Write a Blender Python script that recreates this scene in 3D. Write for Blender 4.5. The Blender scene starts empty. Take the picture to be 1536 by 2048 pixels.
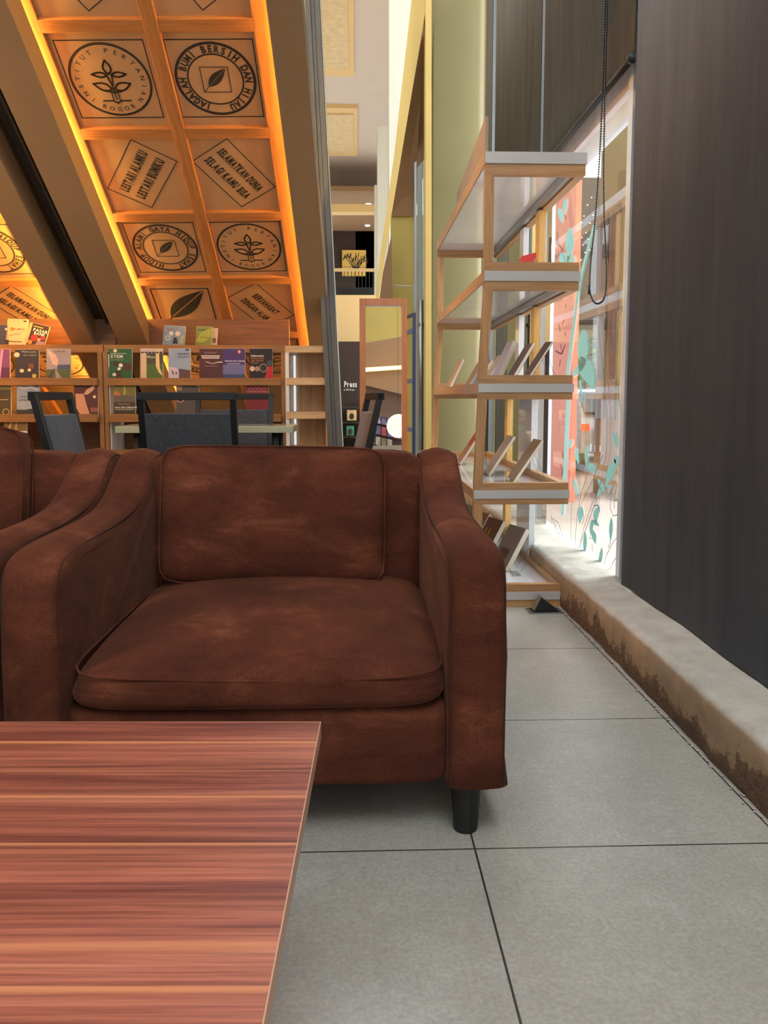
import bpy, bmesh, math, random
from mathutils import Vector, Matrix
random.seed(7)
C = bpy.context.scene.collection
S = bpy.context.scene
PI = math.pi
# ------------------------------------------------------------------ camera
F, CY, YAW, TILT, EYE = 1591.7, 948.1, 0.0349, math.radians(5.5), 0.856
cd = bpy.data.cameras.new('camera'); cam = bpy.data.objects.new('camera', cd); C.objects.link(cam)
cd.sensor_fit = 'VERTICAL'; cd.sensor_height = 24; cd.lens = F * 24 / 2048
cd.shift_y = (CY - 1024) / 2048; cd.clip_start = .02; cd.clip_end = 200
cam.location = (0, 0, EYE); cam.rotation_euler = (PI / 2 - TILT, 0, -YAW)
S.camera = cam
# ------------------------------------------------------------------ world, light, exposure
w = bpy.data.worlds.new('world'); S.world = w; w.use_nodes = True
bg = w.node_tree.nodes['Background']; bg.inputs[0].default_value = (.93, .96, 1, 1); bg.inputs[1].default_value = 3.0
def area(name, loc, target, sx, sy, power, col):
    l = bpy.data.lights.new(name, 'AREA'); l.shape = 'RECTANGLE'; l.size = sx; l.size_y = sy; l.energy = power; l.color = col
    o = bpy.data.objects.new(name, l); C.objects.link(o); o.location = loc
    o.rotation_euler = (Vector(target) - Vector(loc)).to_track_quat('-Z', 'Y').to_euler(); return o
area('assumed_front_daylight', (3.0, -3.4, 2.6), (-.2, 2.0, .3), 2.6, 3.0, 50, (.95, .97, 1))  # unseen area light for assumed daylight behind the camera; no windows built there
area('seat_top_fill', (.75, -.9, 4.7), (.0, 1.7, .3), 1.3, 2.0, 75, (1, .98, .95))  # unseen area light, added overhead to brighten the seats
area('assumed_atrium_daylight', (.5, 8.2, 7.6), (.45, 8.4, 0), 1.6, 5, 25, (1, .97, .9))  # unseen area light for an assumed skylight over the atrium; none is built
area('added_street_daylight', (5.2, 5.2, 3.0), (.8, 4.0, .8), 2.6, 2.6, 420, (.96, .98, 1))  # unseen area light, added outdoors to strengthen daylight through the street window
area('bookcase_warm_fill', (-2.7, 3.1, 1.9), (-1.1, 5.0, 1.0), .8, .5, 16, (1, .62, .34))  # unseen fill light, added to warm the book fronts
S.view_settings.view_transform = 'Standard'; S.view_settings.look = 'None'
S.view_settings.gamma = 1; S.view_settings.use_curve_mapping = False
S.view_settings.exposure = 0.0
S.cycles.max_bounces = 10; S.cycles.diffuse_bounces = 5; S.cycles.transparent_max_bounces = 32
S.cycles.use_denoising = True

# ------------------------------------------------------------------ helpers
def ray(px, py):
    x = (px - 768) / F; y = (py - CY) / F
    fw = math.cos(TILT) - y * math.sin(TILT); u = -y * math.cos(TILT) - math.sin(TILT)
    c, s = math.cos(YAW), math.sin(YAW)
    return Vector((x * c + fw * s, -x * s + fw * c, u))
def at(px, py, x=None, y=None, z=None):
    """world point seen at a place of the photograph, on a plane of known x, y or z"""
    d = ray(px, py)
    k = x / d.x if x is not None else y / d.y if y is not None else (z - EYE) / d.z
    return Vector((0, 0, EYE)) + d * k
_chars = {}
def char_geo(ch, off=0.0):
    key = (ch, off)
    if key not in _chars:
        cu = bpy.data.curves.new('glyph', 'FONT'); cu.body = ch; cu.offset = off; cu.resolution_u = 3
        o = bpy.data.objects.new('glyph', cu); C.objects.link(o)
        bpy.context.view_layer.update()
        me = bpy.data.meshes.new_from_object(o.evaluated_get(bpy.context.evaluated_depsgraph_get()))
        v = [(a.co.x, a.co.y) for a in me.vertices]; f = [list(p.vertices) for p in me.polygons]
        wd = (max(a[0] for a in v) - min(a[0] for a in v)) if v else .3
        x0 = min([a[0] for a in v] or [0])
        v = [(a[0] - x0, a[1]) for a in v]
        bpy.data.objects.remove(o); bpy.data.curves.remove(cu); bpy.data.meshes.remove(me)
        _chars[key] = (v, f, wd)
    return _chars[key]

class MB:
    def __init__(s): s.v = []; s.f = []
    def add(s, v, f):
        n = len(s.v); s.v += [tuple(a) for a in v]; s.f += [[i + n for i in q] for q in f]; return s
    def box(s, x0, x1, y0, y1, z0, z1, M=None):
        v = [Vector((x, y, z)) for x in (x0, x1) for y in (y0, y1) for z in (z0, z1)]
        if M: v = [M @ a for a in v]
        return s.add(v, [(0, 1, 3, 2), (4, 6, 7, 5), (0, 4, 5, 1), (2, 3, 7, 6), (0, 2, 6, 4), (1, 5, 7, 3)])
    def prism(s, pts, d):
        """polygon of 3D points, thickened along vector d"""
        pts = [Vector(p) for p in pts]; n = len(pts); d = Vector(d)
        v = pts + [p + d for p in pts]
        return s.add(v, [list(range(n))[::-1], list(range(n, 2 * n))] + [[i, (i + 1) % n, (i + 1) % n + n, i + n] for i in range(n)])
    def tube(s, path, r, n=8, closed=False, r2=None):
        path = [Vector(p) for p in path]; m = len(path); rings = []
        for i, p in enumerate(path):
            a = path[(i - 1) % m] if (i or closed) else p; b = path[(i + 1) % m] if (i < m - 1 or closed) else p
            t = (b - a).normalized(); u = t.orthogonal().normalized() if i == 0 else (u - t * u.dot(t)).normalized()
            q = t.cross(u); rr = r if r2 is None else r + (r2 - r) * i / (m - 1)
            rings.append([p + (u * math.cos(2 * PI * k / n) + q * math.sin(2 * PI * k / n)) * rr for k in range(n)])
        v = [x for g in rings for x in g]; f = []
        for i in range(m if closed else m - 1):
            for k in range(n):
                j = (i + 1) % m; f.append([i * n + k, i * n + (k + 1) % n, j * n + (k + 1) % n, j * n + k])
        if not closed: f += [list(range(n))[::-1], [(m - 1) * n + k for k in range(n)]]
        return s.add(v, f)
    def ball(s, c, r, n=8, sc=(1, 1, 1)):
        v = []; f = []
        for i in range(n + 1):
            for k in range(n * 2):
                a = PI * i / n; b = PI * k / n
                v.append((c[0] + r * sc[0] * math.sin(a) * math.cos(b), c[1] + r * sc[1] * math.sin(a) * math.sin(b), c[2] + r * sc[2] * math.cos(a)))
        for i in range(n):
            for k in range(n * 2): f.append([i * 2 * n + k, (i + 1) * 2 * n + k, (i + 1) * 2 * n + (k + 1) % (2 * n), i * 2 * n + (k + 1) % (2 * n)])
        return s.add(v, f)
    def flat(s, poly, M, t=.0008):
        """2D polygon in the plane of M, with thickness t"""
        n = len(poly); v = [M @ Vector((a, b, 0)) for a, b in poly] + [M @ Vector((a, b, t)) for a, b in poly]
        return s.add(v, [list(range(n))[::-1], list(range(n, 2 * n))] + [[i, (i + 1) % n, (i + 1) % n + n, i + n] for i in range(n)])
    def ring(s, c, r0, r1, M, t=.0008, n=48, sx=1, sy=1):
        for k in range(n):
            a, b = 2 * PI * k / n, 2 * PI * (k + 1) / n
            s.flat([(c[0] + r0 * sx * math.cos(a), c[1] + r0 * sy * math.sin(a)), (c[0] + r1 * sx * math.cos(a), c[1] + r1 * sy * math.sin(a)),
                    (c[0] + r1 * sx * math.cos(b), c[1] + r1 * sy * math.sin(b)), (c[0] + r0 * sx * math.cos(b), c[1] + r0 * sy * math.sin(b))], M, t)
        return s
    def line(s, pts, wd, M, t=.0008, closed=False):
        n = len(pts)
        for i in range(n if closed else n - 1):
            a = Vector(pts[i]); b = Vector(pts[(i + 1) % n]); d = (b - a)
            if d.length < 1e-6: continue
            d.normalize(); p = Vector((-d.y, d.x)) * wd / 2; e = d * wd * .45
            s.flat([a - p - e, b - p + e, b + p + e, a + p - e], M, t)
        return s
    def text(s, txt, size, M, t=.0008, off=0.0, sx=1.0, align='C', sp=.12, W=None):
        geo = [char_geo(c, off) if c != ' ' else None for c in txt]
        wd = [(g[2] if g else .28) + sp for g in geo]; tot = (sum(wd) - sp) * size * sx
        if W: sx *= W / tot; tot = W
        x = -tot / 2 if align == 'C' else 0
        for g, a in zip(geo, wd):
            if g: s._put(g, size, sx, M @ Matrix.Translation((x, 0, 0)), t)
            x += a * size * sx
        return s
    def _put(s, g, size, sx, M, t):
        s.add([M @ Vector((a * size * sx, b * size, t)) for a, b in g[0]], g[1])
    def arc_text(s, txt, size, c, r, a0, a1, M, inward=False, off=0.0, sx=1.0, t=.0008):
        """letters from angle a0 to a1 on a circle (degrees)"""
        n = len(txt)
        for i, ch in enumerate(txt):
            if ch == ' ': continue
            a = math.radians(a0 + (a1 - a0) * (i / (n - 1)))
            g = char_geo(ch, off)
            rot = a - PI / 2 if not inward else a + PI / 2
            rr = r if not inward else r + size * .7
            X = M @ Matrix.Translation((c[0] + rr * math.cos(a), c[1] + rr * math.sin(a), 0)) @ Matrix.Rotation(rot, 4, 'Z') @ Matrix.Translation((-g[2] * size * sx / 2, 0, 0))
            s._put(g, size, sx, X, t)
        return s
    def build(s, name, m, parent=None, smooth=False, bevel=0, sub=0, seg=2):
        me = bpy.data.meshes.new(name); me.from_pydata(s.v, [], s.f); me.validate()
        b = bmesh.new(); b.from_mesh(me); bmesh.ops.recalc_face_normals(b, faces=b.faces); b.to_mesh(me); b.free()
        if m: me.materials.append(m)
        if smooth:
            for p in me.polygons: p.use_smooth = True
        o = bpy.data.objects.new(name, me); C.objects.link(o)
        if parent: o.parent = parent
        if bevel:
            q = o.modifiers.new('bevel', 'BEVEL'); q.width = bevel; q.segments = seg; q.limit_method = 'ANGLE'; q.angle_limit = math.radians(40)
            for p in me.polygons: p.use_smooth = False
        if sub: q = o.modifiers.new('sub', 'SUBSURF'); q.levels = sub; q.render_levels = sub
        return o
def tag(o, label, cat, group=None, kind=None):
    o['label'] = label; o['category'] = cat
    if group: o['group'] = group
    if kind: o['kind'] = kind
    return o
def struct(o): o['kind'] = 'structure'; return o
def thing(name, label, cat, loc=(0, 0, 0), rz=0, group=None):
    o = bpy.data.objects.new(name, None); C.objects.link(o); o.empty_display_size = .05
    o.location = loc; o.rotation_euler = (0, 0, rz); return tag(o, label, cat, group)
def dup(root, label=None, loc=None, rz=None):
    r = root.copy(); C.objects.link(r)
    if label: r['label'] = label
    if loc is not None: r.location = loc
    if rz is not None: r.rotation_euler = (0, 0, rz)
    for ch in list(root.children):
        c = ch.copy(); C.objects.link(c); c.parent = r
        for g in list(ch.children):
            d = g.copy(); C.objects.link(d); d.parent = c
    return r

# ------------------------------------------------------------------ materials
def srgb(r, g, b):
    f = lambda c: (c / 255 / 12.92) if c / 255 <= .04045 else ((c / 255 + .055) / 1.055) ** 2.4
    return (f(r), f(g), f(b), 1)
class NT:
    def __init__(s, name):
        s.m = bpy.data.materials.new(name); s.m.use_nodes = True; s.t = s.m.node_tree
        s.b = s.t.nodes['Principled BSDF']
    def n(s, typ, **k):
        q = s.t.nodes.new(typ)
        for a, b in k.items(): setattr(q, a, b)
        return q
    def l(s, a, b): s.t.links.new(a, b)
    def noise(s, scale, detail=4, sc=(1, 1, 1), rough=.55, coord='Object', dist=0):
        tc = s.n('ShaderNodeTexCoord'); mp = s.n('ShaderNodeMapping'); mp.inputs['Scale'].default_value = sc
        s.l(tc.outputs[coord], mp.inputs[0]); q = s.n('ShaderNodeTexNoise')
        q.inputs['Scale'].default_value = scale; q.inputs['Detail'].default_value = detail; q.inputs['Roughness'].default_value = rough
        q.inputs['Distortion'].default_value = dist
        s.l(mp.outputs[0], q.inputs[0]); return q.outputs[0]
    def ramp(s, fac, stops):
        r = s.n('ShaderNodeValToRGB'); e = r.color_ramp.elements
        while len(e) < len(stops): e.new(.5)
        for i, (p, c) in enumerate(stops): e[i].position = p; e[i].color = c
        s.l(fac, r.inputs[0]); return r.outputs[0]
    def bump(s, h, strength, dist=.01):
        q = s.n('ShaderNodeBump'); q.inputs['Strength'].default_value = strength; q.inputs['Distance'].default_value = dist
        s.l(h, q.inputs['Height']); s.l(q.outputs[0], s.b.inputs['Normal'])
    def mix(s, fac, a, b, mode='MIX'):
        q = s.n('ShaderNodeMix', data_type='RGBA', blend_type=mode)
        if isinstance(fac, float): q.inputs[0].default_value = fac
        else: s.l(fac, q.inputs[0])
        for v, i in ((a, 6), (b, 7)):
            if isinstance(v, tuple): q.inputs[i].default_value = v
            else: s.l(v, q.inputs[i])
        return q.outputs[2]
def mat(name, col, rough=.5, var=.12, scale=12, sc=(1, 1, 1), bump=0, metal=0, spec=.5, coat=0):
    t = NT(name); f = t.noise(scale, 5, sc)
    d = tuple(max(0, c * (1 - var)) for c in col[:3]) + (1,); e = tuple(min(1, c * (1 + var)) for c in col[:3]) + (1,)
    t.l(t.ramp(f, [(.3, d), (.7, e)]), t.b.inputs['Base Color'])
    t.b.inputs['Roughness'].default_value = rough; t.b.inputs['Metallic'].default_value = metal
    t.b.inputs['Specular IOR Level'].default_value = spec; t.b.inputs['Coat Weight'].default_value = coat
    if bump: t.bump(f, bump, .004)
    return t.m
def wood(name, a, b, axis='x', scale=1, rough=.45, contrast=.25):
    sc = {'x': (1.2, 22, 22), 'y': (22, 1.2, 22), 'z': (22, 22, 1.2)}[axis]
    t = NT(name); f = t.noise(2.2 * scale, 7, sc, .6, dist=.6); g = t.noise(9 * scale, 3, sc, .6)
    c1 = t.ramp(f, [(.5 - contrast, a), (.5 + contrast, b)])
    dk = t.ramp(g, [(.35, (.72, .68, .62, 1)), (.55, (1, 1, 1, 1))])
    t.l(t.mix(.6, c1, dk, 'MULTIPLY'), t.b.inputs['Base Color']); t.b.inputs['Roughness'].default_value = rough
    t.bump(g, .12, .002); return t.m
def emit(name, col, st):
    t = NT(name); t.b.inputs['Base Color'].default_value = (0, 0, 0, 1)
    t.b.inputs['Emission Color'].default_value = col; t.b.inputs['Emission Strength'].default_value = st; return t.m
def glass(name, ior=1.5, tint=(1, 1, 1, 1), rough=0.0):
    t = NT(name); tr = t.n('ShaderNodeBsdfTransparent'); tr.inputs[0].default_value = tint
    gl = t.n('ShaderNodeBsdfGlossy'); gl.inputs['Roughness'].default_value = rough
    mx = t.n('ShaderNodeMixShader')
    if ior > 1.55:
        fr = t.n('ShaderNodeFresnel'); fr.inputs[0].default_value = ior; t.l(fr.outputs[0], mx.inputs[0])
    else:
        lw = t.n('ShaderNodeLayerWeight'); pw = t.n('ShaderNodeMath', operation='POWER'); t.l(lw.outputs['Facing'], pw.inputs[0]); pw.inputs[1].default_value = 4
        ad = t.n('ShaderNodeMath', operation='MULTIPLY_ADD'); t.l(pw.outputs[0], ad.inputs[0]); ad.inputs[1].default_value = .8; ad.inputs[2].default_value = .05; t.l(ad.outputs[0], mx.inputs[0])
    mx.inputs[0]; t.l(tr.outputs[0], mx.inputs[1]); t.l(gl.outputs[0], mx.inputs[2])
    t.l(mx.outputs[0], t.t.nodes['Material Output'].inputs[0]); return t.m

def suede():
    t = NT('brown_suede'); a = t.noise(5, 7, (1, 1.2, 2.2), .66, dist=.4); b = t.noise(320, 3); c = t.noise(1.8, 4, (1.2, 1, 1.5), .6, dist=.6)
    base = t.ramp(a, [(.34, srgb(74, 41, 30)), (.56, srgb(94, 53, 38)), (.76, srgb(130, 80, 58))])
    wear = t.ramp(c, [(.45, (.8, .78, .76, 1)), (.72, (1.25, 1.2, 1.15, 1))])
    m1 = t.mix(1.0, base, wear, 'MULTIPLY')
    m2 = t.mix(1.0, m1, t.ramp(b, [(.3, (.75, .74, .73, 1)), (.7, (1.2, 1.2, 1.2, 1))]), 'MULTIPLY')
    t.l(m2, t.b.inputs['Base Color']); t.b.inputs['Roughness'].default_value = .95; t.b.inputs['Specular IOR Level'].default_value = .1
    t.b.inputs['Sheen Weight'].default_value = .3; t.b.inputs['Sheen Roughness'].default_value = .35; t.b.inputs['Sheen Tint'].default_value = srgb(180, 130, 105)
    t.bump(b, .35, .0015); return t.m
def table_wood():
    t = NT('red_striped_laminate')
    f = t.noise(1, 12, (.9, 34, 1), .7, dist=.5); g = t.noise(1, 6, (4, 210, 1), .65, dist=.3); h = t.noise(1, 3, (.25, 7, 1), .5)
    base = t.ramp(f, [(.30, srgb(98, 54, 52)), (.44, srgb(138, 78, 68)), (.55, srgb(172, 104, 84)), (.70, srgb(196, 132, 104))])
    big = t.ramp(h, [(.35, (.62, .56, .58, 1)), (.6, (1.05, 1.03, 1, 1))])
    fine = t.ramp(g, [(.34, (.62, .58, .58, 1)), (.56, (1.08, 1.08, 1.08, 1))])
    c = t.mix(1.0, t.mix(1.0, base, big, 'MULTIPLY'), fine, 'MULTIPLY')
    # pale heartwood lines that run the length of the board
    tc = t.n('ShaderNodeTexCoord'); sp = t.n('ShaderNodeSeparateXYZ'); t.l(tc.outputs['Object'], sp.inputs[0])
    wob = t.noise(1, 2, (1.2, .5, 1), .4); ad = t.n('ShaderNodeMath', operation='MULTIPLY_ADD'); t.l(wob, ad.inputs[0]); ad.inputs[1].default_value = .012
    t.l(sp.outputs['Y'], ad.inputs[2]); mr = t.n('ShaderNodeMapRange'); t.l(ad.outputs[0], mr.inputs[0])
    mr.inputs[1].default_value = -.7; mr.inputs[2].default_value = 0
    stops = [(0, (0, 0, 0, 1))]
    for y, wd, k in ((-.64, .006, .7), (-.572, .007, .8), (-.482, .006, .9), (-.435, .010, .5), (-.290, .004, .9), (-.196, .0045, 1), (-.136, .0035, .5), (-.058, .006, .95)):
        p = (y + .7) / .7
        stops += [(p - wd / .7, (0, 0, 0, 1)), (p, (k, k, k, 1)), (p + wd * .5 / .7, (0, 0, 0, 1))]
    r = t.ramp(mr.outputs[0], stops)
    c2 = t.mix(r, c, srgb(222, 150, 100)); t.l(c2, t.b.inputs['Base Color'])
    t.b.inputs['Roughness'].default_value = .38; t.bump(g, .08, .001); return t.m
def floor_mat():
    t = NT('grey_stone_tile'); tc = t.n('ShaderNodeTexCoord'); mp = t.n('ShaderNodeMapping'); mp.inputs['Location'].default_value = (-.2232 + .6, -1.4338 + 1.2, 0)
    t.l(tc.outputs['Object'], mp.inputs[0]); br = t.n('ShaderNodeTexBrick'); br.offset = 0; t.l(mp.outputs[0], br.inputs[0])
    for k, v in (('Scale', 1), ('Mortar Size', .0022), ('Mortar Smooth', .2), ('Brick Width', .6), ('Row Height', .6), ('Bias', 0)): br.inputs[k].default_value = v
    a = t.noise(5, 8, (1, 1, 1), .68); b = t.noise(130, 3); c = t.noise(40, 6, (1, 1, 1), .75)
    base = t.ramp(a, [(.25, srgb(158, 158, 150)), (.55, srgb(168, 168, 160)), (.8, srgb(180, 181, 174))])
    base = t.mix(.35, base, t.ramp(b, [(.3, (.6, .6, .6, 1)), (.65, (1.2, 1.2, 1.2, 1))]), 'MULTIPLY')
    base = t.mix(.4, base, t.ramp(c, [(.3, (.86, .85, .83, 1)), (.7, (1.1, 1.1, 1.1, 1))]), 'MULTIPLY')
    t.l(t.mix(br.outputs['Fac'], base, srgb(58, 56, 54)), t.b.inputs['Base Color'])
    t.b.inputs['Roughness'].default_value = .27
    iv = t.n('ShaderNodeMath', operation='SUBTRACT'); iv.inputs[0].default_value = 1; t.l(br.outputs['Fac'], iv.inputs[1])
    t.bump(iv.outputs[0], .4, .002); return t.m
def sill_mat():
    t = NT('weathered_render'); tc = t.n('ShaderNodeTexCoord'); sp = t.n('ShaderNodeSeparateXYZ'); t.l(tc.outputs['Object'], sp.inputs[0])
    a = t.noise(9, 8, (1, 1, 1), .7); b = t.noise(38, 6, (1, .8, 1.5), .75, dist=1.5); c = t.noise(3, 4, (1, .6, 1))
    paint = t.ramp(a, [(.3, srgb(164, 160, 148)), (.6, srgb(190, 187, 176)), (.8, srgb(206, 204, 196))])
    paint = t.mix(t.ramp(b, [(.66, (0, 0, 0, 1)), (.72, (.5, .5, .5, 1))]), paint, srgb(120, 116, 106))
    face = t.ramp(a, [(.3, srgb(150, 124, 96)), (.7, srgb(178, 152, 122))])
    # bare brown render, peeling up from the floor in ragged patches, and damp staining
    h = t.n('ShaderNodeMath', operation='MULTIPLY_ADD'); t.l(b, h.inputs[0]); h.inputs[1].default_value = -.16; hz = t.n('ShaderNodeMath', operation='MULTIPLY_ADD'); t.l(t.noise(11, 5, (1, 1, .6), .7), hz.inputs[0]); hz.inputs[1].default_value = -.26; t.l(sp.outputs['Z'], hz.inputs[2]); h0 = t.n('ShaderNodeMath', operation='ADD'); t.l(hz.outputs[0], h0.inputs[0]); h0.inputs[1].default_value = .155; t.l(h0.outputs[0], h.inputs[2])
    peel = t.ramp(h.outputs[0], [(-.0 + .0, (1, 1, 1, 1)), (.004, (.85, .85, .85, 1)), (.02, (0, 0, 0, 1))])
    face = t.mix(peel, face, t.ramp(b, [(.35, srgb(62, 46, 36)), (.6, srgb(122, 92, 68))]))
    ge = t.n('ShaderNodeNewGeometry'); gs = t.n('ShaderNodeSeparateXYZ'); t.l(ge.outputs['Normal'], gs.inputs[0])
    top = t.ramp(gs.outputs['Z'], [(.35, (0, 0, 0, 1)), (.7, (1, 1, 1, 1))])
    t.l(t.mix(top, face, paint), t.b.inputs['Base Color']); t.b.inputs['Roughness'].default_value = .8
    t.bump(b, .5, .006); return t.m
def blind_mat(name, col):
    t = NT(name); a = t.noise(3, 5, (1, 4, .35), .6); b = t.noise(500, 2); c = t.noise(14, 4, (1, 1, 1), .8)
    base = t.ramp(a, [(.3, tuple(x * .8 for x in col[:3]) + (1,)), (.7, tuple(x * 1.25 for x in col[:3]) + (1,))])
    base = t.mix(t.ramp(c, [(.72, (0, 0, 0, 1)), (.78, (.25, .25, .25, 1))]), base, srgb(110, 108, 104))
    t.l(t.mix(.5, base, t.ramp(b, [(.3, (.7, .7, .7, 1)), (.7, (1.2, 1.2, 1.2, 1))]), 'MULTIPLY'), t.b.inputs['Base Color'])
    t.b.inputs['Roughness'].default_value = .85; return t.m
def fabric(name, col):
    t = NT(name); a = t.noise(60, 2, (6, 1, 1)); b = t.noise(60, 2, (1, 1, 6))
    m1 = t.mix(.5, a, b); lo = tuple(x * .55 for x in col[:3]) + (1,); hi = tuple(x * 1.5 for x in col[:3]) + (1,)
    t.l(t.ramp(m1, [(.35, lo), (.65, hi)]), t.b.inputs['Base Color']); t.b.inputs['Roughness'].default_value = .9
    t.b.inputs['Sheen Weight'].default_value = .15; return t.m

M_suede = suede(); M_seam = mat('dark_brown_thread', srgb(52, 24, 16), .9)
M_blackpl = mat('black_plastic', srgb(11, 11, 12), .5, .05)
M_tablew = table_wood(); M_edge = mat('pale_edge_band', srgb(206, 158, 128), .4, .06)
M_floor = floor_mat(); M_sill = sill_mat()
M_blind = blind_mat('charcoal_blind_fabric', srgb(82, 87, 97)); M_blind2 = blind_mat('olive_charcoal_blind_fabric', srgb(80, 74, 58))
M_ash = wood('honey_shelf_wood', srgb(150, 108, 66), srgb(190, 146, 98), 'x', 1, .45)
M_ashy = wood('honey_shelf_wood_long', srgb(164, 124, 86), srgb(194, 154, 110), 'y', 1, .4)
M_ashz = wood('honey_shelf_wood_upright', srgb(160, 116, 70), srgb(196, 150, 100), 'z', 1, .45)
M_yelw = wood('yellow_pine_upright', srgb(205, 158, 84), srgb(228, 184, 112), 'z', 1, .45)
M_whitegl = mat('white_gloss_board', srgb(224, 226, 230), .10, .02, coat=.6)
M_alu = mat('brushed_aluminium', srgb(150, 152, 154), .35, .1, 40, (1, .05, 1), metal=.9)
M_edgegrey = mat('silver_edge_strip', srgb(186, 184, 180), .32, .05, 30, (.1, 1, 1), metal=.15)
M_bkwood = wood('bookcase_oak', srgb(122, 80, 34), srgb(158, 110, 54), 'x', 1, .5)
M_bkwoodz = wood('bookcase_oak_upright', srgb(120, 82, 40), srgb(156, 112, 60), 'z', 1, .45)
M_lightoak = wood('window_lit_oak', srgb(178, 142, 98), srgb(216, 182, 136), 'x', 1, .45)  # lit copy of the bookcase oak, window light put into its colour
M_litoakz = wood('window_lit_oak_upright', srgb(176, 132, 84), srgb(210, 168, 116), 'z', .8, .45)
M_dkoak = wood('back_board_oak', srgb(96, 58, 28), srgb(128, 82, 44), 'x', 1, .5)
M_white = mat('white_paint', srgb(214, 214, 208), .5, .03)
M_pine = wood('orange_pine_batten', srgb(172, 108, 54), srgb(204, 140, 78), 'x', .8, .45)
M_piney = wood('orange_pine_batten_long', srgb(172, 108, 54), srgb(204, 140, 78), 'y', .8, .45)
M_canvas = mat('cream_canvas_board', srgb(186, 146, 104), .8, .06, 5)
M_ink = mat('faded_black_stencil_ink', srgb(44, 36, 30), .8, .35, 7)
M_beam = mat('beige_painted_beam', srgb(150, 122, 88), .75, .06, 2)
M_steel = mat('dark_steel_channel', srgb(70, 62, 54), .45, .25, 6, (6, 6, .6))
M_greysteel = mat('grey_metal_post', srgb(86, 84, 78), .5, .22, 5, (8, 8, .5))
M_cream = mat('cream_plaster', srgb(188, 176, 160), .8, .03, 3)
M_whitew = mat('white_plaster', srgb(188, 188, 172), .8, .03, 3)
M_lime = mat('lime_green_plaster', srgb(170, 152, 80), .75, .05, 3)
M_green = mat('sage_green_plaster', srgb(122, 116, 78), .7, .05, 2.5)
M_yellow = mat('yellow_trim_paint', srgb(208, 182, 106), .6, .05, 3)
M_taupe = mat('taupe_plaster', srgb(140, 110, 78), .8, .04, 3)
M_brownw = mat('dark_brown_laminate', srgb(50, 34, 26), .7, .2, 6, (8, 8, .5))
M_beige = mat('beige_plaster', srgb(204, 174, 118), .8, .03, 3)
M_mirror = mat('silvered_mirror', (.9, .9, .9, 1), .01, 0, metal=1)
M_mirw = wood('varnished_mirror_frame_wood', srgb(150, 80, 28), srgb(188, 110, 44), 'z', 1, .35)
M_navy = mat('navy_metal', srgb(40, 52, 84), .4, .1)
M_dframe = mat('pale_metal_door_frame', srgb(160, 170, 172), .35, .06, 5, (1, 1, .2), metal=.3)
M_chairfab = fabric('charcoal_weave', srgb(62, 65, 70)); M_brownfab = fabric('brown_weave', srgb(96, 74, 58))
M_glassgreen = mat('frosted_green_glass', srgb(178, 182, 150), .15, .04, coat=.5)
M_acryl = glass('clear_acrylic', 1.5, (.93, .96, .97, 1)); M_glass = glass('window_glass', 1.75, (.95, .98, .98, 1))
M_page = mat('book_pages', srgb(214, 204, 186), .8, .06, 200, (1, 30, 1))
def vinyl(name, col):
    t = NT(name); d = t.n('ShaderNodeBsdfDiffuse'); d.inputs[0].default_value = col; r = t.n('ShaderNodeBsdfTranslucent'); r.inputs[0].default_value = col
    m_ = t.n('ShaderNodeMixShader'); m_.inputs[0].default_value = .5; t.l(d.outputs[0], m_.inputs[1]); t.l(r.outputs[0], m_.inputs[2])
    t.l(m_.outputs[0], t.t.nodes['Material Output'].inputs[0]); return t.m
M_teal = vinyl('teal_vinyl_decal', srgb(170, 204, 200))
M_stem = vinyl('grey_green_vinyl_decal', srgb(120, 142, 138))
M_coral = mat('coral_pink_paint', srgb(250, 172, 160), .6, .05, 4); M_orange = mat('orange_coral_paint', srgb(244, 130, 98), .6, .05, 4)
M_ltframe = mat('white_window_frame', srgb(210, 218, 226), .35, .03)

# ------------------------------------------------------------------ floor, sill, window wall
struct(MB().box(-5, .95, -4, 9.5, -.1, 0).build('floor', M_floor))
# masonry sill: finely gridded and slightly lumpy
mb = MB(); N = 150; prof = [(.838, 0.0), (.835, .04), (.836, .09), (.838, .13), (.846, .146), (.87, .15), (.93, .151), (1.0, .15), (1.09, .15), (1.09, 0)]
vv = []; ff = []
rs = random.Random(3)
for i in range(N + 1):
    y = .2 + 6.8 * i / N
    for k, (x, z) in enumerate(prof):
        j = .0035 if k < 6 else .0015
        vv.append((x + rs.uniform(-j, j) + .004 * math.sin(y * 3.1), y, z + (rs.uniform(-j, j) * .6 if z > 0 else 0)))
m = len(prof)
for i in range(N):
    for k in range(m - 1): ff.append([i * m + k, i * m + k + 1, (i + 1) * m + k + 1, (i + 1) * m + k])
mb.add(vv, ff); o = mb.build('window_sill', M_sill, smooth=True); o.name = 'trim_1'; struct(o)
# loose mortar crumbs along its foot
mb = MB()
for i in range(90):
    y = 1.2 + i * .022 + rs.uniform(0, .02); r = rs.uniform(.0015, .004)
    mb.ball((.826 + rs.uniform(-.012, .006), y, r * .6), r, 3, (1, 1.5, .6))
tag(mb.build('mortar_crumbs', M_sill), 'loose mortar crumbs along the foot of the weathered window sill', 'debris', kind='stuff')
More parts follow.
